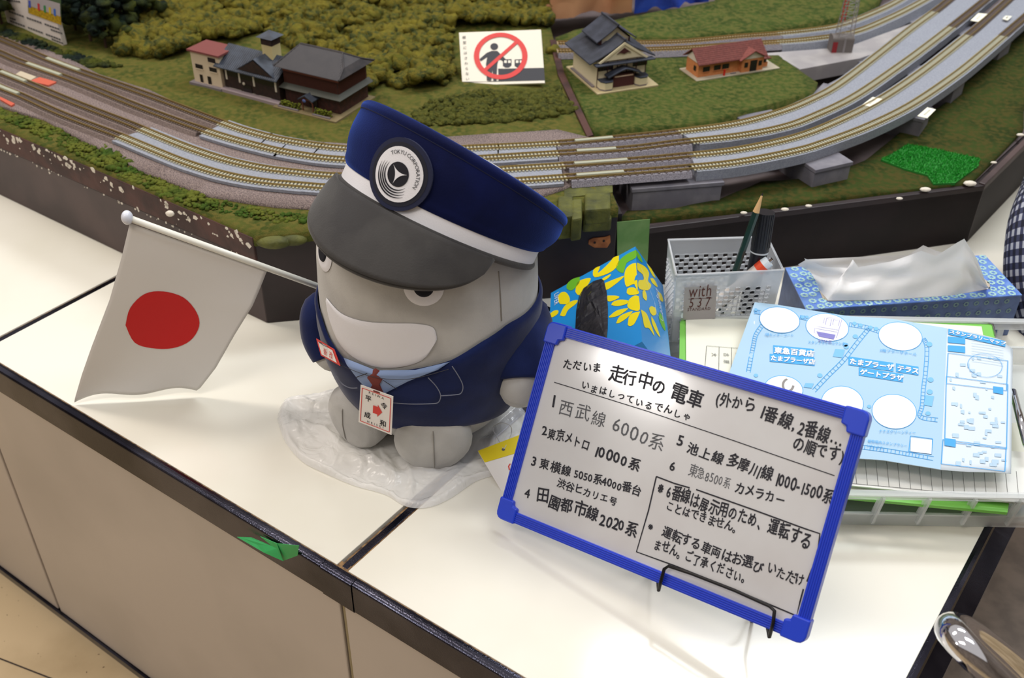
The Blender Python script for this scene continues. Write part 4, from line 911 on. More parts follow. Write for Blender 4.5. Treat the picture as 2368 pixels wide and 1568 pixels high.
# ------------------------------------------------------------------ plush toy
BX, BY = -.0775, .80
PR = [(0, .048), (.008, .060), (.02, .071), (.04, .081), (.07, .0920), (.10, .0985), (.13, .1008), (.16, .1005), (.20, .0985), (.225, .0935), (.245, .083), (.26, .065), (.27, .04), (.274, .003)]
PRz = np.array([p[0] for p in PR]); PRr = np.array([p[1] for p in PR])
_zz = np.linspace(0, .274, 120); _rr = np.interp(_zz, PRz, PRr); _k = np.hanning(13); _k /= _k.sum()
_rs = np.convolve(np.pad(_rr, 6, mode='edge'), _k, mode='valid')
def rad(z): return float(np.interp(z, _zz, _rs))
def body(az, z, off=0.):
    r = rad(z)+off; return np.array([BX+r*math.sin(az), BY-r*math.cos(az), z])
def bhit(x, y, off=0.):
    d = ray(x, y); lo = None; t = .55
    while t < 1.4:
        q = CAM+d*t; zq = q[2]
        if zq < .27 and math.hypot(q[0]-BX, q[1]-BY) < rad(max(0, zq))+off:
            break
        t += .002
    else: return None
    a, b = t-.002, t
    for _ in range(20):
        mm_ = (a+b)/2; q = CAM+d*mm_
        if math.hypot(q[0]-BX, q[1]-BY) < rad(max(0, q[2]))+off: b = mm_
        else: a = mm_
    q = CAM+d*b; return math.atan2(q[0]-BX, -(q[1]-BY)), q[2]
def fur(name, c, c2, bs=700, st=.35):
    return mat(name, c, .9, c2=c2, nscale=22, bump=(bs, st, .0006), spec=.15, sheen=.25)
grey_f = fur('grey_plush', (194, 193, 190), (180, 179, 177)); navy_f = fur('navy_cloth', (26, 38, 84), (20, 30, 70), 1500, .25); cap_f = fur('navy_velour', (12, 20, 66), (9, 15, 52)); cap_f.node_tree.nodes['Principled BSDF'].inputs['Sheen Weight'].default_value = .7; cap_f.node_tree.nodes['Principled BSDF'].inputs['Sheen Tint'].default_value = rgb(90, 130, 255)
visor_f = fur('charcoal_felt', (76, 75, 75), (66, 65, 66)); white_f = mat('white_felt', (232, 232, 238), .9, bump=(900, .3, .0005), spec=.2); black_f = mat('black_felt', (14, 16, 30), .9)
pt = thing('plush_toy', (BX, BY, 0), 'big round grey plush toy in navy uniform jacket and conductor cap, seated on the counter', 'plush toy')
MB().grid(lambda u, v: body(2*math.pi*u, .274*v), 64, 44, True).build('body', grey_f, pt, smooth=True)
def patch_rings(outline, off, rings=6):
    """fill a star-shaped (az,z) outline on the body surface"""
    ca = sum(p[0] for p in outline)/len(outline); cz = sum(p[1] for p in outline)/len(outline); n = len(outline); m = MB()
    vs = [body(ca, cz, off)]+[body(ca+(a-ca)*k/rings, cz+(z-cz)*k/rings, off*(1 if k < rings else .4)) for k in range(1, rings+1) for (a, z) in outline]
    fs = [(0, 1+i, 1+(i+1) % n) for i in range(n)]
    for k in range(rings-1): fs += [(1+k*n+i, 1+(k+1)*n+i, 1+(k+1)*n+(i+1) % n, 1+k*n+(i+1) % n) for i in range(n)]
    return m.add(vs, fs)
def ell(az, z, w, h, n=28):
    r = rad(z); return [(az+w/r*math.cos(2*math.pi*k/n), z+h*math.sin(2*math.pi*k/n)) for k in range(n)]
face = pt
eR = bhit(980, 664); eL = (math.radians(-61), eR[1]+.001)
for (a, z) in (eR, eL):
    e = patch_rings(ell(a, z, .0165, .0165), .0016).build('eye', white_f, pt, smooth=True)
    patch_rings(ell(a, z+.002, .0092, .0105), .0026).build('pupil', black_f, e, smooth=True)
# mouth: strip between an upper and a lower curve
upc = [(756, 688), (790, 724), (840, 742), (900, 747), (960, 748), (1000, 756), (1010, 778)]
loc_ = [(756, 688), (764, 742), (790, 800), (840, 838), (900, 851), (975, 833), (1010, 785)]
def az_curve(pts, extra=0):
    sp_ = spline([np.array([x, y, 0.]) for x, y in pts], 5); return [bhit(p[0], p[1]) for p in sp_]
U_, L_ = az_curve(upc), az_curve(loc_); n = min(len(U_), len(L_)); m = MB(); K = 10
def mfn(u, v):
    i = min(n-1, int(round(u*(n-1)))); a = U_[i][0]*(1-v)+L_[i][0]*v; z = U_[i][1]*(1-v)+L_[i][1]*v; edge_ = min(v, 1-v, u, 1-u)
    return body(a, z, .0016 if edge_ > .001 else .0005)
m.grid(mfn, n-1, K).build('mouth_patch', white_f, pt, smooth=True)
# side seam
seamp = [bhit(x, y, .0002) for x, y in ((1153, 628), (1157, 680), (1160, 742))]
m = MB(); m.tube([body(a, z, .0002) for a, z in seamp], .0006, 5); m.build('seam', mat('seam_grey', (138, 134, 129), .9), pt)
# jacket shell
def interp_az(pts, a):
    xs_ = [p[0] for p in pts]; zs_ = [p[1] for p in pts]; return float(np.interp(a, xs_, zs_))
neck = [bhit(x, y, .004) for x, y in ((737, 728), (752, 775), (790, 830), (868, 860), (960, 856), (1045, 836), (1110, 797), (1180, 750), (1225, 722))]
neck = [(-math.pi, .150), (math.radians(-110), .150)]+sorted(neck)+[(math.radians(110), .150), (math.pi, .150)]
hem = [(-math.pi, .012), (math.radians(-95), .03)]+sorted(h_ for h_ in [bhit(x, y, .004) for x, y in ((788, 922), (825, 962), (900, 990), (970, 996), (1040, 990), (1120, 978), (1180, 958))] if h_)+[(math.radians(100), .012), (math.pi, .012)]
def jf(u, v):
    a = -math.pi+2*math.pi*u; z0, z1 = interp_az(hem, a), interp_az(neck, a); z = z0+(z1-z0)*v
    e = 1 if 0.02 < v < .98 else 0
    wr = .0012*noise.noise(Vector((a*3, z*40, 2))) if .05 < v < .95 else 0
    return body(a, z, .002+.0025*e*(1+.6*(1-v))+wr)
MB().grid(jf, 96, 24, False).build('jacket', navy_f, pt, smooth=True, thick=.0008)
JO = .0066
def jpoly(pts, off): return [body(*bhit(x, y, .004), off) for x, y in pts]
def jpatch(pts, off, name, m_, par=pt):
    sp_ = []
    for i in range(len(pts)):
        a, b = pts[i], pts[(i+1) % len(pts)]; sp_ += [(a[0]+(b[0]-a[0])*k/5, a[1]+(b[1]-a[1])*k/5) for k in range(5)]
    return patch_rings([bhit(x, y, .004) for x, y in sp_], off, 5).build(name, m_, par, smooth=True)
shirt = mat('pale_blue_shirt', (136, 158, 200), .8, bump=(1500, .2, .0004)); tie_m = mat('red_brown_tie', (116, 50, 46), .8); pipe = mat('grey_piping', (120, 124, 140), .7)
jpatch([(792, 828), (868, 858), (960, 857), (1042, 838), (960, 875), (884, 915), (850, 905), (822, 872)], .0075, 'shirt_front', shirt)
jpatch([(852, 862), (868, 852), (892, 868), (884, 882), (894, 905), (880, 918), (862, 912), (856, 900), (866, 882)], .0088, 'tie', tie_m)
for ln in ([(1044, 842), (1060, 868), (1068, 888), (1064, 904), (1050, 908), (1018, 910)], [(990, 868), (1008, 888), (1018, 908), (1014, 924), (1000, 928), (950, 929), (908, 926)], [(786, 866), (798, 884), (815, 893), (832, 893)]):
    MB().tube([body(*bhit(p[0], p[1], .004), .0072) for p in spline([np.array([x, y, 0.]) for x, y in ln], 4)], .00045, 5).build('piping', pipe, pt)
m = MB(); m.tube([body(*bhit(p[0], p[1], .004), .0094) for p in spline([np.array([x, y, 0.]) for x, y in ((798, 838), (850, 858), (900, 868), (960, 866), (1035, 845))], 4)], .0003, 4)
m.tube([body(*bhit(p[0], p[1], .004), .0090) for p in ((892, 872), (922, 892))], .0004, 4); m.tube([body(*bhit(p[0], p[1], .004), .0090) for p in ((832, 866), (856, 856))], .0004, 4); m.build('collar_lines', ink, pt)
# sleeves, paws, feet
def limb(pts, rs, name, m_, par=pt, n=20):
    P_ = spline(pts, 6); R_ = [float(x) for x in np.interp(np.linspace(0, len(rs)-1, len(P_)), range(len(rs)), rs)]
    return MB().tube(P_, R_, n).build(name, m_, par, smooth=True)
sh = PY(1195, 745, .795); el = PY(1200, 820, .755); cu = PY(1203, 882, .735)
limb([sh+np.array([-.02, .0, .015]), sh, el, cu], [.018, .033, .031, .0265], 'sleeve', navy_f)
cu2 = PY(1200, 905, .733)
limb([el, cu, cu2, PY(1196, 925, .732), PY(1195, 938, .731)], [.019, .0215, .0195, .013, .003], 'paw', grey_f)
shl = PY(752, 722, .80); ell_ = PY(748, 775, .79); cul = PY(765, 822, .78)
limb([shl+np.array([.02, .01, .01]), shl, ell_, cul], [.013, .022, .021, .018], 'sleeve', navy_f)
limb([ell_, cul, PY(772, 838, .785)], [.012, .0155, .008], 'paw', grey_f)
m = MB()
for k in range(3):
    ln = spline([PY(1194+k*4, 844-k*3, .728), PY(1222+k*2, 846-k*4, .7285), PY(1248-k*2, 828-k*5, .742)], 5); m.tube(ln, .0004, 4)
m.build('sleeve_stitching', mat('white_thread', (190, 196, 214), .7), pt)
def foot(px_, py_, az, rr_):
    e = P(px_, py_, rr_+.001); d = np.array([math.sin(az), -math.cos(az), 0.]); b = e-d*.064-zF*.003; s_ = np.array([-d[1], d[0], 0]); upv = np.cross(s_, d)
    if upv[2] < 0: upv = -upv
    prof = [(0, .022), (.02, rr_*.86), (.04, rr_*.97), (.052, rr_), (.060, rr_*.86), (.0645, rr_*.6), (.0665, .0005)]
    ls = np.linspace(0, len(prof)-1, 26); LL = np.interp(ls, range(len(prof)), [p[0] for p in prof]); RR = np.interp(ls, range(len(prof)), [p[1] for p in prof])
    def fn(u, v):
        i = int(round(v*25)); a = 2*math.pi*u; p = b+d*LL[i]+s_*RR[i]*math.cos(a)+upv*RR[i]*1.02*math.sin(a)
        if p[2] < .0025: p[2] = .0025
        return p
    o = MB().grid(fn, 28, 25, True).build('foot', grey_f, pt, smooth=True)
    tip = b+d*.0668; m = MB(); m.tube([tip+upv*rr_*.80-d*.007, tip+upv*rr_*.5-d*.0012, tip+upv*0-d*-.0002, tip-upv*rr_*.5-d*.0012, tip-upv*rr_*.7-d*.004], .0005, 5)
    m.build('seam', MATS['seam_grey'], o)
foot(797, 974, math.radians(-40), .0330); foot(1003, 1030, math.radians(6), .0365)
# cap
u_ = unit(-.19*fw+.98*(.43*rt+.903*up)); Mv = unit(.903*rt-.43*up); Mv = unit(Mv-u_*(Mv@u_)); Vv = unit(np.cross(u_, Mv))
if Vv@fw > 0: Vv = -Vv
cc = PY(1021, 492, .79); R0 = .0905
ph = math.radians(113); cf = math.cos(ph)*Mv+math.sin(ph)*Vv; cs = np.cross(u_, cf)
u1_ = unit(-.06*fw+.995*(.5*rt+.866*up)); c1_ = cc+(rt*50+up*101)*((cc-CAM)@fw/FPX)
M1 = unit(.866*rt-.5*up); M1 = unit(M1-u1_*(M1@u1_)); V1 = unit(np.cross(u1_, M1)); V1 = -V1 if V1@fw > 0 else V1
R1 = .1005
def ring0(a, h_, r_): return cc+u_*h_+r_*(math.cos(a)*Mv+math.sin(a)*Vv)
def ring1(a, h_, r_): return c1_+u1_*h_+r_*(math.cos(a)*M1+math.sin(a)*V1)
cap = thing('conductor_cap', tuple(cc), 'navy blue conductor cap with white band and round badge on the plush toy', 'cap')
MB().grid(lambda a, v: ring0(2*math.pi*a, -.0055+.014*v, R0+.0004), 80, 3, True).build('white_band', white_f, cap, smooth=True)
MB().grid(lambda a, v: ring0(2*math.pi*a, -.0110+.0065*v, R0+.0030*math.sin(math.pi*v)**.5-.0005), 80, 5, True).build('lower_binding', visor_f, cap, smooth=True)
MB().grid(lambda a, v: ring0(2*math.pi*a, -.007, (R0-.0005)*(1-v)+.06*v), 60, 1, True).build('lining', visor_f, cap)
def crown(u, v):
    a = 2*math.pi*u
    if v <= .62:
        t = v/.62; p = ring0(a, .0066, R0+.0012+.001*math.sin(math.pi*min(1, t*6)) if t < .17 else R0+.0012); q = ring1(a, 0, R1); e = t; bulge = .004*math.sin(math.pi*t)
        return p*(1-e)+q*e+(ring1(a, 0, 1)-ring1(a, 0, 0))*bulge
    t = (v-.62)/.38; prof = [(1, 0), (1.014, .003), (1.008, .0062), (.985, .0088), (.94, .0098), (.85, .009), (.6, .006), (.3, .0045), (0.001, .004)]
    i = t*(len(prof)-1); k = min(int(i), len(prof)-2); w = i-k; rr_ = prof[k][0]*(1-w)+prof[k+1][0]*w; hh = prof[k][1]*(1-w)+prof[k+1][1]*w
    return ring1(a, hh, R1*rr_)
MB().grid(crown, 96, 40, True).build('crown', cap_f, cap, smooth=True)
m = MB(); m.tube([ring1(2*math.pi*k/72, .0004, R1+.0001) for k in range(73)], .0005, 5, False); m.build('crown_seam', mat('dark_navy_seam', (10, 16, 48), .9), cap)
# visor
def visor(off):
    def fn(u, v):
        a = -math.radians(63)+math.radians(126)*u; d = math.cos(a)*cf+math.sin(a)*cs
        L = .053*max(0, math.cos(a*90/63))**.5; dr = math.radians(64+10*v)
        oo = unit(cf*.35+d*.65)
        return cc-u_*(.0085)+d*(R0+.001)+L*v*(math.cos(dr)*oo-math.sin(dr)*u_)+ (u_*.0+off)*1
    return fn
vd_ = MB().grid(visor(np.zeros(3)), 48, 12).build('visor', visor_f, cap, smooth=True, thick=.005)
m = MB(); fnv = visor(np.zeros(3)); m.tube([fnv(k/48, 1.0) for k in range(49)], .0027, 10); m.build('visor_binding', visor_f, cap, smooth=True)
m = MB(); m.tube([fnv(k/48, .87)+u_*.0006 for k in range(2, 47)], .0006, 5); m.build('visor_stitching', mat('visor_stitch', (40, 40, 42), .9), cap)
# badge
ucr = None
def crown_at(x, y):
    best = None; 
    for i in range(0, 97):
        for j in range(0, 25):
            p = crown(i/96, j/40); q = proj(p); e = (q[0]-x)**2+(q[1]-y)**2
            if (p-CAM)@fw < (cc-CAM)@fw and (best is None or e < best[0]): best = (e, i/96, j/40)
    return best[1], best[2]
bu, bv = crown_at(932, 404)
p_c = crown(bu, bv); pu = unit(crown(bu+.01, bv)-crown(bu-.01, bv)); pv = unit(crown(bu, bv+.02)-crown(bu, bv-.02)); bn = unit(np.cross(pu, pv))
if bn@(CAM-p_c) < 0: bn = -bn
bxv = unit(pu if pu@rt > 0 else -pu); byv = np.cross(bn, bxv); 
bc = p_c+bn*.0015; RB = .0285
def bd(x, y, off): 
    s_ = (x*x+y*y); return bc+bxv*x+byv*y+bn*(off-4.2*x*x)
def disc(r, off, n=48, cx=0, cy=0, th=None):
    m = MB(); K = 5
    m.add([bd(cx, cy, off)]+[bd(cx+r*k/K*math.cos(2*math.pi*i/n), cy+r*k/K*math.sin(2*math.pi*i/n), off) for k in range(1, K+1) for i in range(n)],
          [(0, 1+i, 1+(i+1) % n) for i in range(n)]+[(1+k*n+i, 1+(k+1)*n+i, 1+(k+1)*n+(i+1) % n, 1+k*n+(i+1) % n) for k in range(K-1) for i in range(n)]); return m
bad = disc(RB, .0012).build('badge', mat('badge_navy', (26, 32, 62), .85, bump=(900, .3, .0004)), cap, thick=.0025)
disc(RB*.88, .0014).build('badge_ring', mat('badge_black', (22, 24, 40), .8), bad)
disc(RB*.76, .0018).build('badge_disc', white_f, bad)
blk = mat('badge_ink', (18, 18, 30), .8)
disc(RB*.34, .0022).build('badge_centre', blk, bad)
# the four-pointed star shape in the centre: three concave sides
def arcp(a, b, bulge, n=8):
    a = np.array(a); b = np.array(b); c = (a+b)/2*(1-bulge); return [tuple((1-t)**2*a+2*t*(1-t)*c+t*t*b) for t in [k/n for k in range(n)]]
r_ = RB*.30; tri = [(r_*math.cos(math.radians(q)), r_*math.sin(math.radians(q))) for q in (20, 140, 262)]
out = arcp(tri[0], tri[1], .95)+arcp(tri[1], tri[2], .95)+arcp(tri[2], tri[0], .95)
fan(MB(), [bd(x, y, .0026) for x, y in out]).build('badge_star', white_f, bad)
m = MB()
for k, rr_ in enumerate((.43, .50, .57, .64)):
    a0, a1_ = math.radians(150+6*k), math.radians(325-6*k); n = 26; vs = []
    for i in range(n+1): a = a0+(a1_-a0)*i/n; wv = RB*.022*math.sin(math.pi*i/n)+.00005; vs += [bd((RB*rr_+wv)*math.cos(a), (RB*rr_+wv)*math.sin(a), .0022), bd((RB*rr_-wv)*math.cos(a), (RB*rr_-wv)*math.sin(a), .0022)]
    m.add(vs, [(2*i, 2*i+1, 2*i+3, 2*i+2) for i in range(n)])
m.build('badge_arcs', blk, bad)
m = MB(); st_ = 'TOKYU CORPORATION'; tot = sum(adv(c) for c in st_); cur = 0; hs = RB*.155
for chx in st_:
    w = adv(chx); a = math.radians(135)-math.radians(150)*(cur+w/2)/tot
    if chx != ' ':
        vs, fs = GL[chx]; pts = []
        for (gx, gy) in vs:
            lx = (gx-w/2)*hs; ly = gy*hs+RB*.56; pts.append(bd(lx*math.sin(a)+ly*math.cos(a), -lx*math.cos(a)+ly*math.sin(a), .0023))
        m.add(pts, fs)
    cur += w
m.build('badge_lettering', blk, bad)

# tags on the plush
c_ = body(*bhit(868, 905, .004), .014); nT = unit([-.42, -.86, .12]); TG = lambda x, y: PN(x, y, c_, nT)
tg = thing('paper_tag', tuple(c_), 'square paper tag with red border reading REIWA and HEISEI on the navy jacket front', 'tag')
q = [(829, 976), (905, 1006), (909, 917), (834, 890)]; MB().slab([TG(*p) for p in q], -nT*.0006).build('card', mat('tag_white', (238, 234, 230), .6), tg)
red_p = mat('red_print', (216, 66, 60), .6)
def tq(u, v, off=.0004):
    a, b, c, d = [TG(*p) for p in q]; return (a*(1-u)+b*u)*(1-v)+(d*(1-u)+c*u)*v+nT*off
m = MB(); bo = [(.06, .06), (.94, .06), (.94, .94), (.06, .94), (.06, .06)]
for i in range(4): stroke(m, [tq(*bo[i], 0), tq(*bo[i+1], 0)], .0007, nT, .0004)
fan(m, [tq(*p) for p in ((.42, .40), (.56, .40), (.56, .34), (.70, .50), (.56, .66), (.56, .60), (.42, .60))]); m.build('red_print', red_p, tg)
m = MB(); text(m, '平', tq(.16, .66, 0), tq(.4, .66, 0), .0068, nT, fit=False, bold=.03); text(m, '成', tq(.16, .22, 0), tq(.4, .22, 0), .0068, nT, fit=False, bold=.03)
text(m, '令', tq(.64, .62, 0), tq(.9, .62, 0), .0068, nT, fit=False, bold=.03); text(m, '和', tq(.64, .16, 0), tq(.9, .16, 0), .0068, nT, fit=False, bold=.03)
text(m, 'R E I W A', tq(.26, .86, 0), tq(.74, .84, 0), .0034, nT); text(m, 'H E I S E I', tq(.26, .09, 0), tq(.76, .09, 0), .0034, nT); m.build('lettering', ink, tg)
MB().slab([tq(.40, .955), tq(.60, .955), tq(.60, .99), tq(.40, .99)], -nT*.0002).build('slot', tie_m, tg)
c_ = body(*bhit(772, 815, .004), .009); nT2 = unit([-.93, -.34, .15]); nT2 = unit([-.80, -.58, .2]); TG2 = lambda x, y: PN(x, y, c_, nT2)
tg2 = thing('paper_tag', tuple(c_), 'slim tilted paper tag with red print hanging on the left lapel', 'tag')
q2 = [(742, 822), (786, 846), (772, 808), (731, 783)]; MB().slab([TG2(*p) for p in q2], -nT2*.0006).build('card', red_p, tg2)
def t2q(u, v, off=.0004):
    a, b, c, d = [TG2(*p) for p in q2]; return (a*(1-u)+b*u)*(1-v)+(d*(1-u)+c*u)*v+nT2*off
MB().add([t2q(.1, .12), t2q(.9, .12), t2q(.9, .88), t2q(.1, .88)], [(0, 1, 2, 3)]).build('inner_panel', MATS['tag_white'], tg2)
m = MB(); text(m, '新', t2q(.25, .25, .0004), t2q(.5, .25, .0004), .007, nT2, fit=False); text(m, '改', t2q(.55, .25, .0004), t2q(.8, .25, .0004), .007, nT2, fit=False); m.build('lettering', red_p, tg2)
MB().tube([t2q(.4, .95, .001), t2q(.45, 1.1, .004), t2q(.6, 1.1, .004), t2q(.66, .95, .001)], .0006, 6).build('safety_pin', chrome, tg2)
# ------------------------------------------------------------------ plastic sheet under the toy
film = bpy.data.materials.new('plastic_film'); film.use_nodes = True; nt = film.node_tree; b_ = nt.nodes['Principled BSDF']
b_.inputs['Base Color'].default_value = rgb(250, 250, 252); b_.inputs['Roughness'].default_value = .18; b_.inputs['Alpha'].default_value = .54
_tc = nt.nodes.new('ShaderNodeTexCoord'); _n = nt.nodes.new('ShaderNodeTexNoise'); _n.inputs['Scale'].default_value = 26; _n.inputs['Detail'].default_value = 2; _n.inputs['Distortion'].default_value = 2.5
_b = nt.nodes.new('ShaderNodeBump'); _b.inputs['Strength'].default_value = .6; _b.inputs['Distance'].default_value = .006
nt.links.new(_tc.outputs['Object'], _n.inputs['Vector']); nt.links.new(_n.outputs['Fac'], _b.inputs['Height']); nt.links.new(_b.outputs['Normal'], b_.inputs['Normal'])
outl = [(640, 965), (655, 925), (700, 915), (770, 900), (850, 860), (1000, 800), (1130, 860), (1215, 950), (1225, 1000), (1200, 1040), (1150, 1090), (1100, 1110), (1040, 1150), (990, 1170), (940, 1168), (890, 1140), (820, 1120), (760, 1095), (700, 1065), (660, 1020)]
ow = [P(x, y, .004) for x, y in spline([np.array([a, b, 0.]) for a, b in outl+[outl[0]]], 5) for x, y in [(x, y)]] if False else [P(q[0], q[1], .003) for q in spline([np.array([a, b, 0.]) for a, b in outl+[outl[0]]], 6)]
cw = sum(ow)/len(ow); n = len(ow)-1; K = 26; vs = []; 
K = 64
def rdg(q, f_): return max(0., 1-abs(noise.noise(q*f_))*2.6)**1.6
def crk(p):
    q = Vector((p[0], p[1], 0)); q = q+Vector((noise.noise(q*10), noise.noise(q*10+Vector((9, 0, 0))), 0))*.035
    return rdg(q, 20)*.75+rdg(q*1.0+Vector((1, 2, 3)), 46)*.35+rdg(q+Vector((5, 2, 3)), 90)*.10
for k in range(K+1):
    t = k/K
    for i in range(n):
        p = cw*(1-t)+ow[i]*t; d_ = math.hypot(p[0]-BX, p[1]-BY)
        rim = .0028*math.exp(-((t-.96)/.03)**2); z = .0012+.0078*crk(p)*min(1, max(0, (d_-.060)/.02))*min(1, (1.02-t)*9)+rim
        if t > .99: z = .001
        vs.append((p[0], p[1], z))
fs = [(k*n+i, (k+1)*n+i, (k+1)*n+(i+1) % n, k*n+(i+1) % n) for k in range(K) for i in range(n)]
o = MB().add(vs, fs).build('plastic_bag', film, smooth=True, loc=(BX, BY, 0))
tag(o, 'crumpled clear white plastic bag spread flat under the grey plush toy', 'bag')
# yellow swing tag
yt = [P(1105, 1043, .012), P(1130, 1105, .004), P(1162, 1140, .004), P(1225, 1075, .012), P(1212, 1002, .016)]
ct = thing('swing_tag', tuple(yt[1]), 'yellow and white swing tag with a string lying beside the whiteboard corner', 'tag')
nY = unit(np.cross(yt[1]-yt[0], yt[4]-yt[0])); nY = nY if nY[2] > 0 else -nY; YT = lambda x, y: PN(x, y, yt[0], nY)
ycard = [(1105, 1043), (1162, 1140), (1245, 1090), (1212, 1002)]
MB().slab([YT(*p) for p in ycard], -nY*.0006).build('card', MATS['tag_white'], ct)
fan(MB(), [YT(*p)+nY*.0003 for p in ((1105, 1043), (1121, 1070), (1215, 1042), (1212, 1002))]).build('yellow_print', mat('yellow_print', (226, 204, 20), .5), ct)
m = MB(); stroke(m, [YT(*p) for p in ((1180, 1073), (1176, 1079), (1178, 1086), (1184, 1089))], .0012, nY, .0005); m.build('red_mark', red_p, ct)
fan(MB(), [YT(*p)+nY*.0006 for p in circ(1164, 1040, 4, 3.4, 12)]).build('eyelet', grey_ink, ct)
MB().tube(spline([YT(1164, 1040)+zF*.001, P(1150, 1012, .012), P(1140, 990, .02), P(1158, 978, .03), P(1180, 985, .025), P(1182, 1005, .015), YT(1166, 1040)+zF*.001], 6), .0004, 5).build('string', mat('clear_string', (200, 200, 204), .4), ct)

# ------------------------------------------------------------------ flag
fc = lambda x, y: PY(x, y, .80)
ball = PY(294, 503, .80); pend = PY(735, 662, .845); pdir = unit(pend-ball)
fg = thing('hand_flag', tuple(ball), 'small white flag with red disc on a white plastic pole held by the plush toy', 'flag')
MB().tube([ball+pdir*.003, pend+pdir*.035], .0031, 14).build('pole', mat('white_plastic', (226, 226, 218), .3), fg, smooth=True)
MB().ball(ball, .0062, (.8, 1, 1.05), 20, 14).build('ball_finial', mat('finial_plastic', (222, 226, 240), .25), fg, smooth=True)
FT0, FT1 = ball+pdir*.004-zF*.003, None
tR = None
for k in range(400):
    p = ball+pdir*(k*.001)
    if proj(p)[0] > 617: tR = p; break
TLc, TRc = FT0, tR-zF*.003
BLc, BRc = P(172, 930, .003), P(455, 906, .006)
flag_edgeL = [(300, 516), (283, 590), (255, 690), (213, 800), (190, 865), (170, 932)]
flag_edgeR = [(617, 627), (600, 670), (585, 705), (545, 770), (500, 850), (457, 908)]
def lerp_edge(e, v, A_, B_):
    s_ = v*(len(e)-1); i = min(int(s_), len(e)-2); w = s_-i; x = e[i][0]*(1-w)+e[i+1][0]*w; y = e[i][1]*(1-w)+e[i+1][1]*w
    pt_ = A_*(1-v)+B_*v; return PY(x, y, float(pt_[1])) if v < .999 else B_
def flagp(u, v, off=0.):
    a = lerp_edge(flag_edgeL, v, TLc, BLc); b = lerp_edge(flag_edgeR, v, TRc, BRc); p = a*(1-u)+b*u
    p = p+np.array([0, -.004*math.sin(u*5.5+1+v)*v*(1-v)*2, 0])+np.array([-.0, -.002, -.006])*math.sin(math.pi*u)*(-1)*(v**3)*.9
    wv = .006*math.sin(u*9)*v**4; p = p+np.array([0, .5, 1])*wv*.5
    if p[2] < .0022: p[2] = .0022
    return p+np.array([0, -off*.85, off*.5])
flag_m = mat('flag_fabric', (226, 224, 222), .75, bump=(2500, .15, .0003), spec=.2)
MB().grid(lambda u, v: flagp(u, v), 36, 30).build('cloth', flag_m, fg, smooth=True, thick=.0004)
def inv(fn, x, y, u=.5, v=.5):
    for _ in range(25):
        q = np.array(proj(fn(u, v))); e = np.array([x, y])-q
        J = np.array([(np.array(proj(fn(u+.01, v)))-q)/.01, (np.array(proj(fn(u, v+.01)))-q)/.01]).T
        d = np.linalg.solve(J, e); u = min(.99, max(.01, u+d[0]*.8)); v = min(.99, max(.01, v+d[1]*.8))
    return u, v
dd = [inv(flagp, x, y) for x, y in [(p[0], p[1]) for p in spline([np.array([a, b, 0.]) for a, b in [(291, 752), (302, 712), (335, 680), (378, 674), (425, 688), (455, 722), (461, 755), (440, 788), (400, 805), (352, 805), (312, 792), (291, 752)]], 4)]][:-1]
cu_, cv_ = sum(p[0] for p in dd)/len(dd), sum(p[1] for p in dd)/len(dd); n = len(dd); K = 8
MB().add([flagp(cu_, cv_, .0009)]+[flagp(cu_+(a-cu_)*k/K, cv_+(b-cv_)*k/K, .0009) for k in range(1, K+1) for a, b in dd],
    [(0, 1+(i+1) % n, 1+i) for i in range(n)]+[(1+k*n+i, 1+k*n+(i+1) % n, 1+(k+1)*n+(i+1) % n, 1+(k+1)*n+i) for k in range(K-1) for i in range(n)]).build('red_disc', mat('flag_red', (206, 20, 24), .7), fg, smooth=True)

# ------------------------------------------------------------------ whiteboard on wire stand
s9 = .9
BTL, BTR, BBR, BBL = [CAM+s9*v for v in (np.array([.0378, .8156, -.579]), np.array([.2933, .6422, -.5411]), np.array([.2444, .5367, -.7011]), np.array([-.0111, .71, -.7389]))]
wN = unit([-.517, -.635, .575]); wc = BTL
BP = lambda x, y: PN(x, y, wc, wN)
wx = unit(BP(2020, 955)-BP(1275, 742)); wN = unit(wN); wy = np.cross(wN, wx)
O_ = BP(1150, 1195); wW = float((BP(1862, 1492)-O_)@wx); wH = float((BP(1275, 742)-O_)@wy); wf = (O_, wx, wy, wN)
wb = thing('whiteboard', tuple(O_), 'small whiteboard in blue frame with handwritten train list', 'whiteboard')
blue_p = mat('blue_plastic', (34, 66, 206), .28, spec=.5); wbm = mat('whiteboard_enamel', (212, 213, 216), .13, c2=(200, 198, 200), nscale=14, namt=(.35, .8), coat=.3)
MB(wf).box((.006, .006, -.005), (wW-.006, wH-.006, 0)).build('panel', wbm, wb)
fwid = .0115
def fbar(a, b, c, d):
    m = MB(wf); m.box((a, b, -.006), (c, d, .0022))
    for k in range(5):
        if c-a > d-b: yy = b+(d-b)*(k+.7)/5.6; m.box((a, yy, .0020), (c, yy+.0007, .0030))
        else: xx = a+(c-a)*(k+.7)/5.6; m.box((xx, b, .0020), (xx+.0007, d, .0030))
    m.build('frame_bar', blue_p, wb, bevel=.0003)
fbar(.014, .001, wW-.014, fwid-.001); fbar(.014, wH-fwid+.001, wW-.014, wH-.001); fbar(.001, .014, fwid-.001, wH-.014); fbar(wW-fwid+.001, .014, wW-.001, wH-.014)
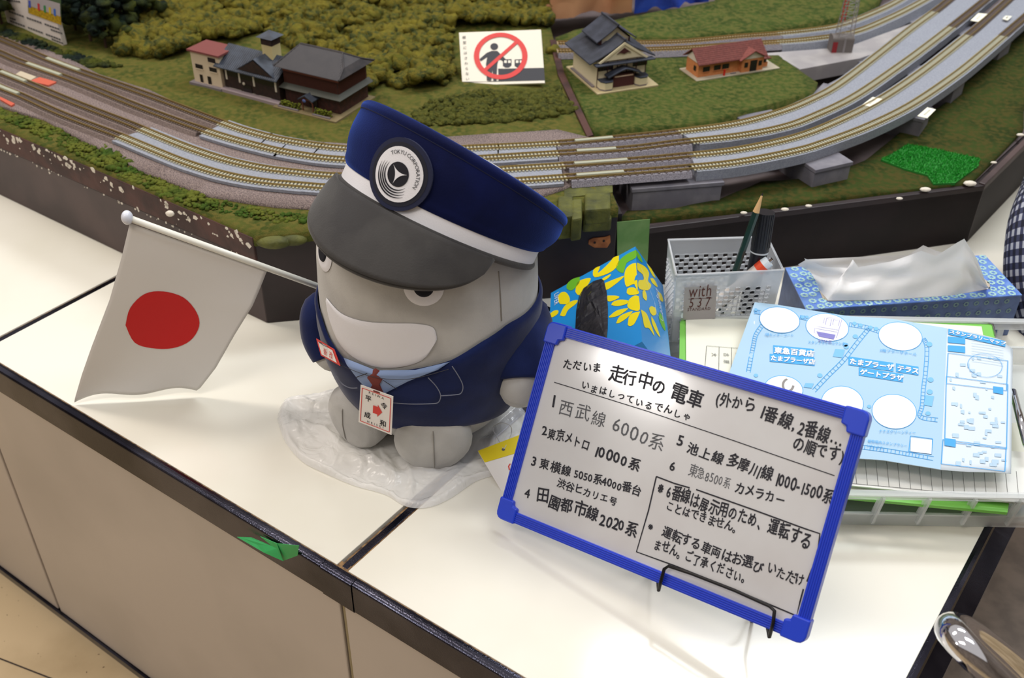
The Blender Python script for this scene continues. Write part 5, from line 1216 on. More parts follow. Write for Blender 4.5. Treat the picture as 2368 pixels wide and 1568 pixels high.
for (cx_, cy_, sx, sy) in ((0, 0, 1, 1), (wW, 0, -1, 1), (0, wH, 1, -1), (wW, wH, -1, -1)):
    c = .019; w = .0135; r_ = .006
    pl_ = [(c, 0), (c, w), (w+.001, w+.001), (w, c), (0, c)]+[(r_-r_*math.cos(a), r_-r_*math.sin(a)) for a in (0, math.pi/6, math.pi/3, math.pi/2)]
    MB(wf).prism([(cx_+sx*x, cy_+sy*y) for x, y in pl_], -.007, .0042).build('frame_corner', blue_p, wb, bevel=.0012)
pen = mat('black_marker_ink', (20, 20, 34), .5); pen_g = mat('faded_marker_ink', (84, 86, 92), .5)
def wl(s, x0, y0, x1, y1, hpx, m_=pen, jit=1.0, name='handwriting'):
    a, b = BP(x0, y0), BP(x1, y1); h_ = hpx*.00031
    text(MB(), s, a, b, h_, wN, .0003, jit, bold=.035 if m_ is pen else 0).build('handwriting' if m_ is pen else 'faded_handwriting', m_, wb)
MBW = {pen.name: MB(), pen_g.name: MB()}
wl('ただいま', 1300, 848, 1392, 862, 30); wl('走行中の', 1405, 878, 1538, 910, 46); wl('電車', 1545, 920, 1625, 944, 54); wl('(外から', 1652, 935, 1745, 955, 38); wl('1番線,', 1752, 962, 1838, 994, 46); wl('2番線…', 1842, 1000, 1945, 1032, 44); wl('の順です)', 1830, 1035, 1950, 1070, 40)
wl('いまはしっているでんしゃ', 1343, 898, 1600, 974, 24)
wl('1', 1270, 940, 1290, 946, 44); wl('西武線', 1290, 952, 1405, 990, 44, pen_g); wl('6000系', 1412, 995, 1535, 1050, 52, pen_g)
wl('2', 1252, 1005, 1268, 1009, 34); wl('東京メトロ', 1265, 1010, 1362, 1042, 34); wl('10000系', 1370, 1052, 1482, 1092, 40)
wl('3', 1226, 1076, 1244, 1080, 36); wl('東横線', 1246, 1080, 1322, 1102, 32); wl('5050系4000番台', 1326, 1104, 1480, 1146, 28); wl('渋谷ヒカリエ号', 1286, 1124, 1428, 1170, 26)
wl('4', 1212, 1148, 1232, 1154, 34); wl('田園都市線', 1238, 1158, 1382, 1206, 42); wl('2020系', 1384, 1212, 1470, 1240, 40)
wl('5', 1562, 1030, 1584, 1036, 38); wl('池上線', 1586, 1044, 1672, 1072, 34); wl('多摩川線', 1678, 1072, 1784, 1112, 38); wl('1000-1500系', 1788, 1120, 1925, 1165, 42)
wl('6', 1546, 1086, 1566, 1092, 34); wl('東急8500系', 1590, 1098, 1690, 1128, 34, pen_g); wl('カメラカー', 1696, 1136, 1815, 1172, 32)
wl('※6番線は展示用のため、', 1518, 1142, 1772, 1228, 40); wl('運転する', 1772, 1230, 1872, 1270, 44)
wl('ことはできません。', 1538, 1176, 1712, 1236, 28)
wl('※', 1498, 1226, 1518, 1230, 26); wl('運転する車両はお選び', 1528, 1238, 1762, 1326, 32); wl('いただけ', 1772, 1322, 1858, 1356, 32)
wl('ません。ご了承ください。', 1510, 1268, 1732, 1352, 32)
stroke(MBW[pen.name], [BP(*p) for p in ((1282, 884), (1340, 902), (1500, 952), (1600, 986), (1700, 1020), (1820, 1062), (1930, 1100))], .0007, wN, .0003)
stroke(MBW[pen.name], [BP(*p) for p in ((1518, 1102), (1560, 1118), (1595, 1128))], .0011, wN, .0003)
stroke(MBW[pen.name], [BP(*p) for p in ((1610, 1132), (1740, 1178), (1860, 1222), (1896, 1234), (1892, 1270), (1884, 1300), (1866, 1345))], .0011, wN, .0003)
stroke(MBW[pen.name], [BP(*p) for p in ((1518, 1102), (1500, 1180), (1472, 1276), (1560, 1308), (1700, 1364), (1842, 1424), (1850, 1392), (1858, 1362))], .0011, wN, .0003)
MBW[pen.name].build('ruled_lines', pen, wb)
# wire stand
blkw = mat('black_wire', (24, 22, 24), .35, .4)
ws = thing('wire_stand', tuple(P(1660, 1420, 0)), 'black bent wire easel holding up the whiteboard', 'stand')
fr_ = .0062; BW = lambda x, y, o=fr_: PN(x, y, wc+wN*o, wN)
loop = [BW(1523, 1366, .004), BW(1528, 1345), BW(1536, 1316), BW(1546, 1309), BW(1600, 1327), BW(1700, 1366), BW(1780, 1402), BW(1791, 1413), BW(1788, 1440), BW(1779, 1474, .004)]
MB().tube(loop, .0014, 10).build('front_lip', blkw, ws, smooth=True)
for e in (loop[0], loop[-1]):
    back0 = np.array([.05, 1., 0]); bk_ = e+back0*.045-zF*.002; g0 = bk_+np.array([0, .0, 0]); back_ = np.array([.05, 1., 0])
    MB().tube([e, bk_, np.array([bk_[0], bk_[1], .0016])+back_*.004, np.array([bk_[0], bk_[1], .0016])+back_*.06], .0014, 8).build('foot_wire', blkw, ws, smooth=True)
    MB().tube([np.array([bk_[0], bk_[1], .0016])+back_*.012, bk_+back_*.03+zF*.02, bk_+back_*.05+zF*.05], .0014, 8).build('back_support', blkw, ws, smooth=True)
# ------------------------------------------------------------------ blue box of bags
cb = np.array([.129, .945, .108]); la = np.array([.042, .950, .044]); ra_ = np.array([.163, .942, .060]); dd_ = unit(np.array([.121, .781, .108])-cb)
exL = la-cb; exR = ra_-cb; exL = exL-dd_*(exL@dd_); exR = exR-dd_*(exR@dd_)
LnB = .17
bx = thing('carton_box', tuple(cb+exL+exR), 'blue carton with yellow lemon pattern and black plastic film in its slot', 'box')
v8 = []
for t in (0, LnB):
    for a, b in ((0, 0), (1, 0), (1, 1), (0, 1)): v8.append(cb+dd_*t+exL*a+exR*b)
boxblue = mat('cyan_blue_card', (30, 140, 214), .3, coat=.3); yel = mat('lemon_yellow', (232, 214, 20), .35); grn = mat('leaf_green', (104, 176, 44), .35); wht = mat('print_white', (226, 236, 244), .4)
MB().add(v8, [(0, 1, 2, 3), (4, 7, 6, 5), (0, 4, 5, 1), (1, 5, 6, 2), (2, 6, 7, 3), (3, 7, 4, 0)]).build('carton', boxblue, bx)
nl = unit(np.cross(dd_, exL)); nl = nl if nl@(CAM-cb) > 0 else -nl; nr = unit(np.cross(dd_, exR)); nr = nr if nr@(CAM-cb) > 0 else -nr
LF = lambda x, y, o=.0003: PN(x, y, cb, nl)+nl*o
RF = lambda x, y, o=.0003: PN(x, y, cb, nr)+nr*o
def c1_(x, y): return (1230+x/3.92, 420+y/3.92)
def leafs(F_, lst, name, m_, o=.0003):
    for L in lst:
        P2 = [c1_(x, y) for x, y in L]; P2 = [(p[0], p[1]) for p in spline([np.array([a, b, 0.]) for a, b in P2+[P2[0]]], 3)][:-1]; fan(MB(), [F_(x, y, o) for x, y in P2]).build(name, m_, bx)
leafs(LF, [[(790, 672), (780, 760), (700, 830), (570, 868), (560, 800), (620, 770), (600, 830), (700, 740), (740, 690)], [(395, 1000), (410, 920), (470, 885), (535, 880), (500, 950), (430, 1030)], [(640, 880), (715, 840), (700, 870), (650, 900)], [(665, 920), (820, 860), (830, 870), (760, 930), (672, 985)], [(255, 1110), (235, 1060), (260, 1010), (310, 1005), (345, 1060), (330, 1110)], [(685, 1035), (760, 1035), (795, 1050), (740, 1080), (690, 1085)], [(720, 1120), (740, 1090), (800, 1072), (875, 1080), (860, 1110), (780, 1130)], [(700, 1225), (770, 1170), (860, 1150), (868, 1160), (790, 1215), (710, 1235)], [(765, 1285), (800, 1220), (880, 1185), (915, 1180), (860, 1240), (790, 1285)], [(870, 1300), (890, 1210), (975, 1180), (975, 1200), (930, 1290), (890, 1312)], [(945, 740), (962, 1010), (930, 930), (860, 955), (840, 880), (850, 800), (900, 750)], [(860, 1010), (870, 970), (920, 960), (965, 990), (965, 1020), (890, 1030)], [(970, 1040), (980, 1160), (930, 1170), (870, 1140), (880, 1075), (930, 1035)], [(255, 1215), (290, 1140), (350, 1090), (415, 1075), (400, 1110), (330, 1165), (300, 1220)], [(165, 1200), (200, 1172), (240, 1170), (235, 1200), (190, 1230), (160, 1228)]], 'lemon_print', yel)
leafs(LF, [[(945, 620), (945, 690), (860, 740), (830, 830), (765, 790), (790, 720), (860, 660)], [(435, 865), (430, 920), (370, 985), (320, 975), (320, 930), (370, 885)]], 'leaf_print', grn)
leafs(RF, [[(950, 735), (1020, 770), (1060, 830), (1050, 900), (1080, 940), (1050, 985), (970, 970), (965, 900), (1010, 890), (1000, 840), (955, 800)], [(1035, 740), (1080, 790), (1120, 870), (1090, 850)], [(1070, 880), (1100, 880), (1135, 940), (1130, 955), (1090, 920)], [(1000, 1000), (1020, 980), (1040, 1040), (1035, 1080), (1005, 1050)], [(1060, 1150), (1080, 1130), (1120, 1150), (1125, 1200), (1095, 1215), (1070, 1185)], [(985, 1160), (1030, 1190), (1060, 1250), (1110, 1400), (1060, 1330), (1020, 1320), (1000, 1230)], [(1080, 1220), (1120, 1290), (1160, 1410), (1120, 1360), (1085, 1280)], [(1140, 1000), (1170, 1020), (1190, 1080), (1170, 1085), (1145, 1040)]], 'lemon_print', yel)
leafs(RF, [[(945, 620), (985, 680), (1000, 735), (955, 690)], [(1155, 1180), (1190, 1240), (1210, 1350), (1180, 1320), (1150, 1240)]], 'leaf_print', grn)
m = MB(); fan(m, [LF(*c1_(x, y), .0005) for x, y in ((950, 850), (960, 850), (962, 890), (930, 900), (940, 865))]); m.build('blue_hole', boxblue, bx)
m = MB(); a, b = LF(*c1_(238, 1020), 0), LF(*c1_(238, 1130), 0); text(m, 'LIVER', LF(*c1_(205, 1022), 0), LF(*c1_(205, 1130), 0), .0085, nl, .0005); m.build('lettering', wht, bx)
m = MB(); text(m, 'Elegance', RF(*c1_(1118, 960), 0), RF(*c1_(1165, 1190), 0), .011, nr, .0005); stroke(m, [RF(*c1_(x, y), 0) for x, y in ((1110, 1100), (1120, 1180), (1165, 1250), (1185, 1265), (1180, 1200))], .0006, nr, .0005)
stroke(m, [RF(*c1_(x, y), 0) for x, y in ((990, 790), (1050, 940), (1110, 1100))], .0004, nr, .0005); m.build('script_lettering', wht, bx)
m = MB(); slot = [c1_(x, y) for x, y in ((398, 1300), (405, 1170), (430, 1040), (470, 970), (560, 905), (630, 884), (655, 900), (680, 1000), (692, 1150), (690, 1340), (680, 1440), (390, 1440))]
blkf = mat('black_plastic_film', (44, 44, 50), .22, bump=(40, .9, .004)); sl3 = [LF(x, y, .0006) for x, y in slot]; cS = sum(sl3)/len(sl3); n = len(sl3); K = 5
def pf(k, i):
    p = cS+(sl3[i]-cS)*k/K; return p+nl*(.004*(1-k/K)**.5*(.5+abs(noise.noise(Vector(tuple(p*60))))*1.6) if k < K else 0)
m.add([cS+nl*.005]+[pf(k, i) for k in range(1, K+1) for i in range(n)], [(0, 1+i, 1+(i+1) % n) for i in range(n)]+[(1+k*n+i, 1+(k+1)*n+i, 1+(k+1)*n+(i+1) % n, 1+k*n+(i+1) % n) for k in range(K-1) for i in range(n)])
m.build('plastic_film', blkf, bx)
# ------------------------------------------------------------------ perforated pen basket
zb = .105; k4 = [P(1564, 637, zb), P(1812, 625, zb), P(1775, 548, zb), P(1545, 555, zb)]
cen = sum(k4)/4; bas = thing('pen_basket', (cen[0], cen[1], 0), 'translucent perforated plastic pen basket with a label reading with 537', 'basket')
frost = bpy.data.materials.new('frosted_plastic'); frost.use_nodes = True; nt = frost.node_tree; b_ = nt.nodes['Principled BSDF']
b_.inputs['Base Color'].default_value = rgb(226, 230, 236); b_.inputs['Roughness'].default_value = .25; b_.inputs['Alpha'].default_value = .5
bot = [cen+(p-cen)*.93 for p in k4]; bot = [np.array([p[0], p[1], .002]) for p in bot]
def wall_panel(a, b, c, d, nx, ny, u0, u1, v0, v1, hole=.30):
    """quad a(bottom left) b(bottom right) c(top right) d(top left) with a field of round holes"""
    Q = lambda u, v: (a*(1-u)+b*u)*(1-v)+(d*(1-u)+c*u)*v
    m = MB(); m.add([Q(0, 0), Q(1, 0), Q(1, 1), Q(0, 1), Q(u0, v0), Q(u1, v0), Q(u1, v1), Q(u0, v1)], [(0, 1, 5, 4), (1, 2, 6, 5), (2, 3, 7, 6), (3, 0, 4, 7)])
    for j in range(ny):
        for i in range(nx):
            ua, ub = u0+(u1-u0)*i/nx, u0+(u1-u0)*(i+1)/nx; va, vb = v0+(v1-v0)*j/ny, v0+(v1-v0)*(j+1)/ny
            if (i+j) % 2: m.add([Q(ua, va), Q(ub, va), Q(ub, vb), Q(ua, vb)], [(0, 1, 2, 3)]); continue
            um, vm = (ua+ub)/2, (va+vb)/2; W_ = np.linalg.norm(Q(1, .5)-Q(0, .5)); H_ = np.linalg.norm(Q(.5, 1)-Q(.5, 0)); r = hole*min((ub-ua)*W_, (vb-va)*H_)*1.5
            outer = []; inner = []
            for k in range(8):
                an = math.pi/4*k+math.pi/4*0; ca, sa = math.cos(an), math.sin(an); mx = max(abs(ca), abs(sa))
                outer.append(Q(um+(ub-ua)/2*ca/mx, vm+(vb-va)/2*sa/mx)); inner.append(Q(um+r*ca/W_, vm+r*sa/H_))
            m.add(outer+inner, [(k, (k+1) % 8, 8+(k+1) % 8, 8+k) for k in range(8)])
    return m
for i, (nx, a_, b_2) in enumerate(((17, 0, 1), (11, 1, 2), (17, 2, 3), (11, 3, 0))):
    wall_panel(bot[a_], bot[b_2], k4[b_2], k4[a_], nx, 15, .08, .92, .08, .82, .40).build('perforated_wall', frost, bas, thick=.0014)
MB().prism([xy(p) for p in bot], .001, .003).build('base', frost, bas)
MB().tube([k4[0], k4[1], k4[2], k4[3], k4[0]], .0014, 6).build('rim', frost, bas, smooth=True)
nb = unit(np.cross(bot[1]-bot[0], k4[0]-bot[0])); nb = nb if nb@(CAM-k4[0]) > 0 else -nb
BF = lambda x, y, o=.0026: PN(x, y, k4[0], nb)+nb*o
fan(MB(), [BF(*c1_(x, y)) for x, y in ((1378, 948), (1672, 930), (1655, 1230), (1362, 1240))]).build('label', mat('silver_label', (168, 162, 163), .4), bas)
m = MB(); rb_ = mat('brown_lettering', (88, 40, 36), .6)
text(m, 'with', BF(*c1_(1412, 1036)), BF(*c1_(1622, 1020)), .0215, nb, .0003); stroke(m, [BF(*c1_(1414, 1052)), BF(*c1_(1628, 1040))], .0005, nb, .0003)
text(m, '5 3 7', BF(*c1_(1414, 1128)), BF(*c1_(1610, 1116)), .0175, nb, .0003); text(m, 'STANDARD', BF(*c1_(1402, 1160)), BF(*c1_(1612, 1148)), .0055, nb, .0003); m.build('lettering', rb_, bas)
# pencil, markers in the basket
mx_ = cen
tip = PY(1764, 446, .925); pe = PY(1696, 640, .915); pdv = unit(tip-pe); botp = pe-pdv*.05
pc_ = thing('pencil', tuple(botp), 'dark green sharpened pencil standing in the pen basket', 'pencil')
MB().tube([botp, tip-pdv*.021], .0036, 6).build('shaft', mat('pencil_green', (20, 52, 44), .3), pc_)
MB().tube([tip-pdv*.0212, tip-pdv*.003], [.0035, .0009], 12).build('sharpened_wood', mat('pencil_wood', (226, 184, 130), .7), pc_)
MB().tube([tip-pdv*.003, tip], [.0009, .0002], 8).build('lead', ink, pc_)
mt = PY(1770, 490, .935); mb0 = PY(1744, 625, .925); mdv = unit(mt-mb0); mbot = mb0-mdv*.06; seamp_ = PY(1756, 582, .929)
mk = thing('marker_pen', tuple(mbot), 'thick black marker with ribbed cap standing behind the pencil', 'marker')
MB().tube([mbot, seamp_], .0088, 20).build('barrel', mat('marker_black', (22, 22, 30), .35), mk, smooth=False)
m = MB(); m.tube([seamp_+mdv*.0015, mt], [.0096, .0094], 24); 
a1_ = unit(np.cross(mdv, [0, 1, 0])); a2_ = np.cross(mdv, a1_)
for k in range(20): w = 2*math.pi*k/20; oo = (math.cos(w)*a1_+math.sin(w)*a2_)*.0094; m.tube([seamp_+mdv*.006+oo, mt-mdv*.001+oo], .0006, 4)
m.build('cap', MATS['marker_black'], mk); MB().tube([seamp_-mdv*.0006, seamp_+mdv*.0016], .0093, 20).build('white_ring', wht, mk)
rt0_, rt1_ = PY(1778, 604, .914), PY(1728, 645, .912); rd = unit(rt0_-rt1_); rbot = rt1_-rd*.04
rm = thing('marker_pen', tuple(rbot), 'white marker with orange band and silver tip leaning in the basket', 'marker')
MB().tube([rbot, rt0_-rd*.014], .0068, 18).build('barrel', mat('marker_white', (222, 214, 208), .4), rm)
MB().tube([rt0_-rd*.014, rt0_-rd*.006], .0070, 18).build('orange_band', mat('orange_band', (232, 78, 40), .4), rm)
MB().tube([rt0_-rd*.006, rt0_], [.0068, .0060], 18).build('end', wht, rm); MB().tube([rt0_, rt0_+rd*.004], .0026, 12).build('tip', chrome, rm)

# ------------------------------------------------------------------ tissue box
za = .055; tk = [P(1864, 716, za), P(1864, 716, za)+np.array([.243, .012, 0]), None, P(1816, 619, za)]
tx_ = unit(P(2291, 589, za)-tk[3]); Lt = .240; tk[3] = P(1816, 619, za); tk[2] = tk[3]+tx_*Lt; ty_ = tk[0]-tk[3]; tk[1] = tk[2]+ty_+tx_*.006
tb = thing('tissue_box', xy(sum(tk)/4)+(0,), 'blue flower patterned tissue box with white sheets pulled out on top', 'tissue box')
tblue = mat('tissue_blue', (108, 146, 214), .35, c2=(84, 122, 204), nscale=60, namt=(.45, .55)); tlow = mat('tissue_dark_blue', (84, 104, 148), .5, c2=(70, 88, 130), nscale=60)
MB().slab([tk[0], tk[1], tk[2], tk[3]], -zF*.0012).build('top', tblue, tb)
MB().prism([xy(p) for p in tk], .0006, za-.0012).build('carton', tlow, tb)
flw = mat('pale_green_flower', (166, 206, 206), .5); flm = MB(); bad_ = None
tslot = [P(1893, 668, za), P(1902, 690, za), P(1915, 697, za), P(2040, 695, za), P(2200, 684, za), P(2290, 668, za), P(2288, 655, za), P(2270, 640, za), P(1900, 640, za)]
TQ = lambda u, v: (tk[0]*(1-u)+tk[1]*u)*(1-v)+(tk[3]*(1-u)+tk[2]*u)*v
sp2 = [(p[0], p[1]) for p in tslot]
def flower(m, c, r, x, y, n_):
    for k in range(8):
        a = math.pi/4*k; q_ = c+(x*math.cos(a)+y*math.sin(a))*r*.56; m.add([q_+(x*math.cos(w)+y*math.sin(w))*r*.27+n_*.0003 for w in [math.pi/3*j for j in range(6)]], [(0, 1, 2, 3, 4, 5)])
for j in range(8):
    for i in range(22):
        u = (i+.5+.5*(j % 2)+rng.uniform(-.12, .12))/22.5; v = (j+.5+rng.uniform(-.15, .15))/8; c = TQ(u, v)
        if inpoly(c[0], c[1], sp2) or u > .985: continue
        flower(flm, c, .0056, np.array([1., 0, 0]), np.array([0, 1., 0]), zF)
stuff(flm.build('flower_print', flw, tb))
flm = MB(); fdir = unit(tk[1]-tk[0]); fn_ = np.array([fdir[1], -fdir[0], 0])
for j in range(4):
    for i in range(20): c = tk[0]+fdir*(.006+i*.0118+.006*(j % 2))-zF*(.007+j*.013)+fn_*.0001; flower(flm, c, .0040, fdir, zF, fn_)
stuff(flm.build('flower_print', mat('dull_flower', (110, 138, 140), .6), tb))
fan(MB(), [p+zF*.0003 for p in tslot]).build('slot', mat('slot_film', (196, 186, 170), .15, coat=.5), tb)
tis = bpy.data.materials.new('tissue_paper'); tis.use_nodes = True; nt = tis.node_tree; b_ = nt.nodes['Principled BSDF']; b_.inputs['Base Color'].default_value = rgb(246, 247, 249); b_.inputs['Roughness'].default_value = .9; b_.inputs['Alpha'].default_value = .96
def sheet(lo, hi, name, rip, dep_lo, dep_hi, label=None):
    n_ = 36; 
    def fn(u, v):
        def at_(e, dep):
            s_ = u*(len(e)-1); i = min(int(s_), len(e)-2); w = s_-i; x = e[i][0]*(1-w)+e[i+1][0]*w; y = e[i][1]*(1-w)+e[i+1][1]*w
            return x, y, dep(u)
        xl, yl, _ = at_(lo, dep_lo); pl_ = P(xl, yl, za+.0012); xh, yh, dY = at_(hi, dep_hi); ph_ = PY(xh, yh, dY)
        p = pl_*(1-v)+ph_*v; return p+np.array([0, -1, .4])*rip*math.sin(math.pi*v)*noise.noise(Vector((u*7, v*2.5, rip*900)))
    return MB().grid(fn, n_, 12).build(name, tis, tb, smooth=True)
sheet([(1893, 668), (1915, 695), (2040, 694), (2200, 683), (2285, 668)], [(1860, 597), (1905, 617), (1960, 620), (1972, 600), (1985, 618), (2060, 605), (2110, 588), (2130, 580), (2165, 592), (2215, 560), (2230, 552), (2260, 600), (2284, 665)], 'tissue', .012, lambda u: .92, lambda u: .945)
sheet([(1900, 645), (2000, 640), (2150, 632), (2270, 640)], [(1845, 612), (1865, 600), (1990, 594), (2100, 590), (2135, 567), (2165, 580), (2200, 590)], 'tissue', .008, lambda u: .96, lambda u: .968)
# ------------------------------------------------------------------ tray with clipboards and map
tr_ = bpy.data.materials.new('clear_tray_plastic'); tr_.use_nodes = True; nt = tr_.node_tree; b_ = nt.nodes['Principled BSDF']; b_.inputs['Base Color'].default_value = rgb(236, 240, 242); b_.inputs['Roughness'].default_value = .15; b_.inputs['Alpha'].default_value = .42
X0, X1, Y0, Y1, HT = .163, .560, .653, .892, .050
ty = thing('storage_tray', ((X0+X1)/2, (Y0+Y1)/2, 0), 'clear plastic tray with ribbed windows full of clipboards and papers', 'tray')
MB().prism([(X0+.003, Y0+.003), (X1-.003, Y0+.003), (X1-.003, Y1-.003), (X0+.003, Y1-.003)], .0006, .0026).build('tray_floor', tr_, ty)
def twall(a, b, nwin, nm='tray_wall'):
    a = np.array(a+(0.,)); b = np.array(b+(0.,)); d = unit(b-a); L = np.linalg.norm(b-a); nn_ = np.array([d[1], -d[0], 0])
    Q = lambda x, z, t=0.: a+d*x+zF*z+nn_*(.010*z/HT+t)
    m = MB()
    def bxx(x0, x1, z0, z1, t0=0., t1=.0018): 
        vs = [Q(x0, z0, t0), Q(x1, z0, t0), Q(x1, z0, t1), Q(x0, z0, t1), Q(x0, z1, t0), Q(x1, z1, t0), Q(x1, z1, t1), Q(x0, z1, t1)]; m.add(vs, [(0, 3, 2, 1), (4, 5, 6, 7), (0, 1, 5, 4), (1, 2, 6, 5), (2, 3, 7, 6), (3, 0, 4, 7)])
    bxx(0, L, .0006, .019); bxx(0, L, .040, HT); bxx(-.002, L+.002, HT-.002, HT, -.002, .005); bxx(0, L, .018, .0195, 0, .003)
    st_ = L/nwin
    for k in range(nwin+1):
        x = k*st_; x0_, x1_ = max(0, x-.003), min(L, x+.003); bxx(x0_, x1_, .019, .040); bxx(max(0, x-.0012), min(L, x+.0012), .008, .046, .0018, .006)
    m.build(nm, tr_, ty)
twall((X0, Y0), (X1, Y0), 10); twall((X1, Y0), (X1, Y1), 6); twall((X1, Y1), (X0, Y1), 10); twall((X0, Y1), (X0, Y0), 6)
# clipboards with papers
gcl = mat('green_clipboard', (122, 196, 84), .5); paper = mat('cream_paper', (232, 232, 218), .8); 
def clipboard(z, corners, label, papers, bump_=0):
    pts = [P(x, y, z) for x, y in corners]; t = thing('clipboard', tuple(pts[0]), label, 'clipboard')
    MB().slab(pts, -zF*.003).build('board', gcl, t); 
    for k, pc2 in enumerate(papers): MB().slab([P(x, y, z+.0004+.0007*(k+1)) for x, y in pc2], -zF*.0005).build('paper', paper, t)
    return t, pts
zc = .047
cl, cp = clipboard(zc, [(1570, 812), (1600, 1000), (2360, 1140), (2300, 748), (1573, 722)][0:0]+[(1568, 985), (2338, 1072), (2296, 750), (1573, 722)], 'upper green clipboard with cream handwritten sheets in the tray', [[(1590, 985), (2325, 1060), (2270, 755), (1596, 715)], [(1588, 985), (2318, 1055), (2262, 765), (1586, 735)]])
for (x, y, x2, y2, x3, y3) in ((1573, 745, 1573, 721, 1592, 722), (2270, 744, 2296, 750, 2304, 782)):
    MB().tube([P(x, y, zc+.001), P(x2, y2, zc+.001), P(x3, y3, zc+.001)], .0011, 6).build('metal_corner', chrome, cl)
m = MB(); zp = zc+.0022
for ln in (((1685, 735), (1740, 737)), ((1634, 800), (1740, 808)), ((1634, 800), (1630, 850)), ((1663, 802), (1662, 860)), ((1692, 804), (1690, 868)), ((1720, 806), (1718, 880))): stroke(m, [P(x, y, zp) for x, y in ln], .0004, zF, .0003)
m.build('ruled_lines', grey_ink, cl)
m = MB(); 
for chx, x, y in (('大', 1646, 816), ('古', 1674, 816), ('原', 1674, 832), ('渡', 1702, 816), ('辺', 1702, 834)): text(m, chx, P(x, y, zp), P(x+1, y+16, zp), .0062, zF, .0003, fit=False)
m.build('handwriting', grey_ink, cl)
z2 = .034
t_, pp_ = clipboard(z2, [(1640, 1120), (2330, 1185), (2360, 1000), (1640, 960)], 'lower green clipboard under the ruled sheets at the front of the tray', [[(1650, 1105), (2400, 1168), (2420, 980), (1650, 960)]])
rs_ = thing('ruled_sheets', tuple(P(2100, 1110, .038)), 'white ruled form sheets lying at the front of the tray', 'papers')
shp = [P(x, y, .0395) for x, y in ((1960, 1122), (2420, 1168), (2420, 1050), (1960, 1010))]
MB().slab(shp, -zF*.0012).build('sheet', mat('white_paper', (236, 236, 232), .8), rs_)
m = MB(); stroke(m, [P(1965, 1118, .0396), P(2400, 1158, .0396)], .0004, zF, .0003); stroke(m, [P(1965, 1128, .0396), P(2400, 1168, .0396)], .0003, zF, .0003)
for k in range(18): x = 1975+k*25; stroke(m, [P(x, 1060+k*2, .0396), P(x+6, 1120+k*2.4, .0396)], .0003, zF, .0003)
stuff(m.build('ruled_lines', grey_ink, rs_))
# map sheet
mapc = [(1632, 1020), (2338, 1094), (2342, 806), (1745, 700)]
def MZ(x, y):
    t = (y-700)/400; lx = (x-1745)/600
    base = .0585+.018*max(0, 1-abs(x-1745)/140)*max(0, 1-(y-700)/120)
    base += .004*math.sin(max(0, min(1, (x-2100)/240))*math.pi)*(1-t*.5)
    return base
MP = lambda x, y, o=0.: P(x, y, MZ(x, y)+o)
topE = [(1745, 700), (1800, 706), (1860, 716), (1960, 732), (2060, 738), (2190, 760), (2260, 772), (2315, 786), (2342, 808)]
botE = [(1632, 1012), (1720, 1024), (1810, 1040), (1960, 1060), (2040, 1065), (2175, 1087), (2240, 1092), (2300, 1093), (2338, 1096)]
def mapfn(u, v):
    s_ = u*(len(topE)-1); i = min(int(s_), len(topE)-2); w = s_-i
    a = (topE[i][0]*(1-w)+topE[i+1][0]*w, topE[i][1]*(1-w)+topE[i+1][1]*w); b = (botE[i][0]*(1-w)+botE[i+1][0]*w, botE[i][1]*(1-w)+botE[i+1][1]*w)
    return MP(a[0]*(1-v)+b[0]*v, a[1]*(1-v)+b[1]*v)
mp = thing('stamp_rally_map', tuple(MP(2000, 900)), 'pale blue stamp rally map sheet with white ovals lying on top of the tray', 'map')
MB().grid(lambda u, v: mapfn(u, v), 32, 14).build('sheet', mat('map_white', (212, 224, 234), .6), mp, thick=.0003, smooth=True)
mblue = mat('map_pale_blue', (168, 202, 228), .6); mcy = mat('map_cyan', (66, 164, 230), .6); mmid = mat('map_mid_blue', (120, 186, 232), .6)
MB().grid(lambda u, v: mapfn(u*5/8*1.0, v)+zF*.0006, 26, 14).build('blue_field', mblue, mp, smooth=True)
def ovl(cx, cy, rx, ry, rot=8): 
    r_ = math.radians(rot); return [(cx+rx*math.cos(a)*math.cos(r_)-ry*math.sin(a)*math.sin(r_), cy+rx*math.cos(a)*math.sin(r_)+ry*math.sin(a)*math.cos(r_)) for a in [2*math.pi*k/36 for k in range(36)]]
ov = [(1803, 740, 46, 29), (1913, 757, 49, 31), (2082, 778, 50, 32), (1812, 900, 44, 30), (1948, 932, 48, 38), (2068, 952, 51, 39)]
mat('oval_white', (244, 246, 248), .6)
for (x, y, a, b) in ov:
    so_ = fan(MB(), [MP(px, py, .0012) for px, py in ovl(x, y, a, b)][::-1]).build('stamp_oval', MATS['oval_white'], mp)
    fan(MB(), [MP(px, py, .0009) for px, py in ovl(x, y, a+1.5, b+1.5)][::-1]).build('oval_outline', mcy, so_)
mrail = MB()
def railt(pts, w=9):
    sp_ = spline([np.array([a, b, 0.]) for a, b in pts], 5); L_ = []; R_ = []
    for i, p in enumerate(sp_):
        t = unit(sp_[min(i+1, len(sp_)-1)]-sp_[max(i-1, 0)]); nn_ = np.array([-t[1], t[0]]); L_.append((p[0]+nn_[0]*w/2, p[1]+nn_[1]*w/2)); R_.append((p[0]-nn_[0]*w/2, p[1]-nn_[1]*w/2))
    for E_ in (L_, R_): stroke(mrail, [MP(x, y) for x, y in E_], .0006, zF, .0010)
    pos = 0.
    for i in range(len(sp_)-1):
        seg_ = np.linalg.norm(sp_[i+1]-sp_[i]); k = max(1, int(seg_/7))
        for j in range(k):
            t = j/k; a = np.array(L_[i])*(1-t)+np.array(L_[i+1])*t; b = np.array(R_[i])*(1-t)+np.array(R_[i+1])*t; stroke(mrail, [MP(*a), MP(*b)], .0005, zF, .0010)
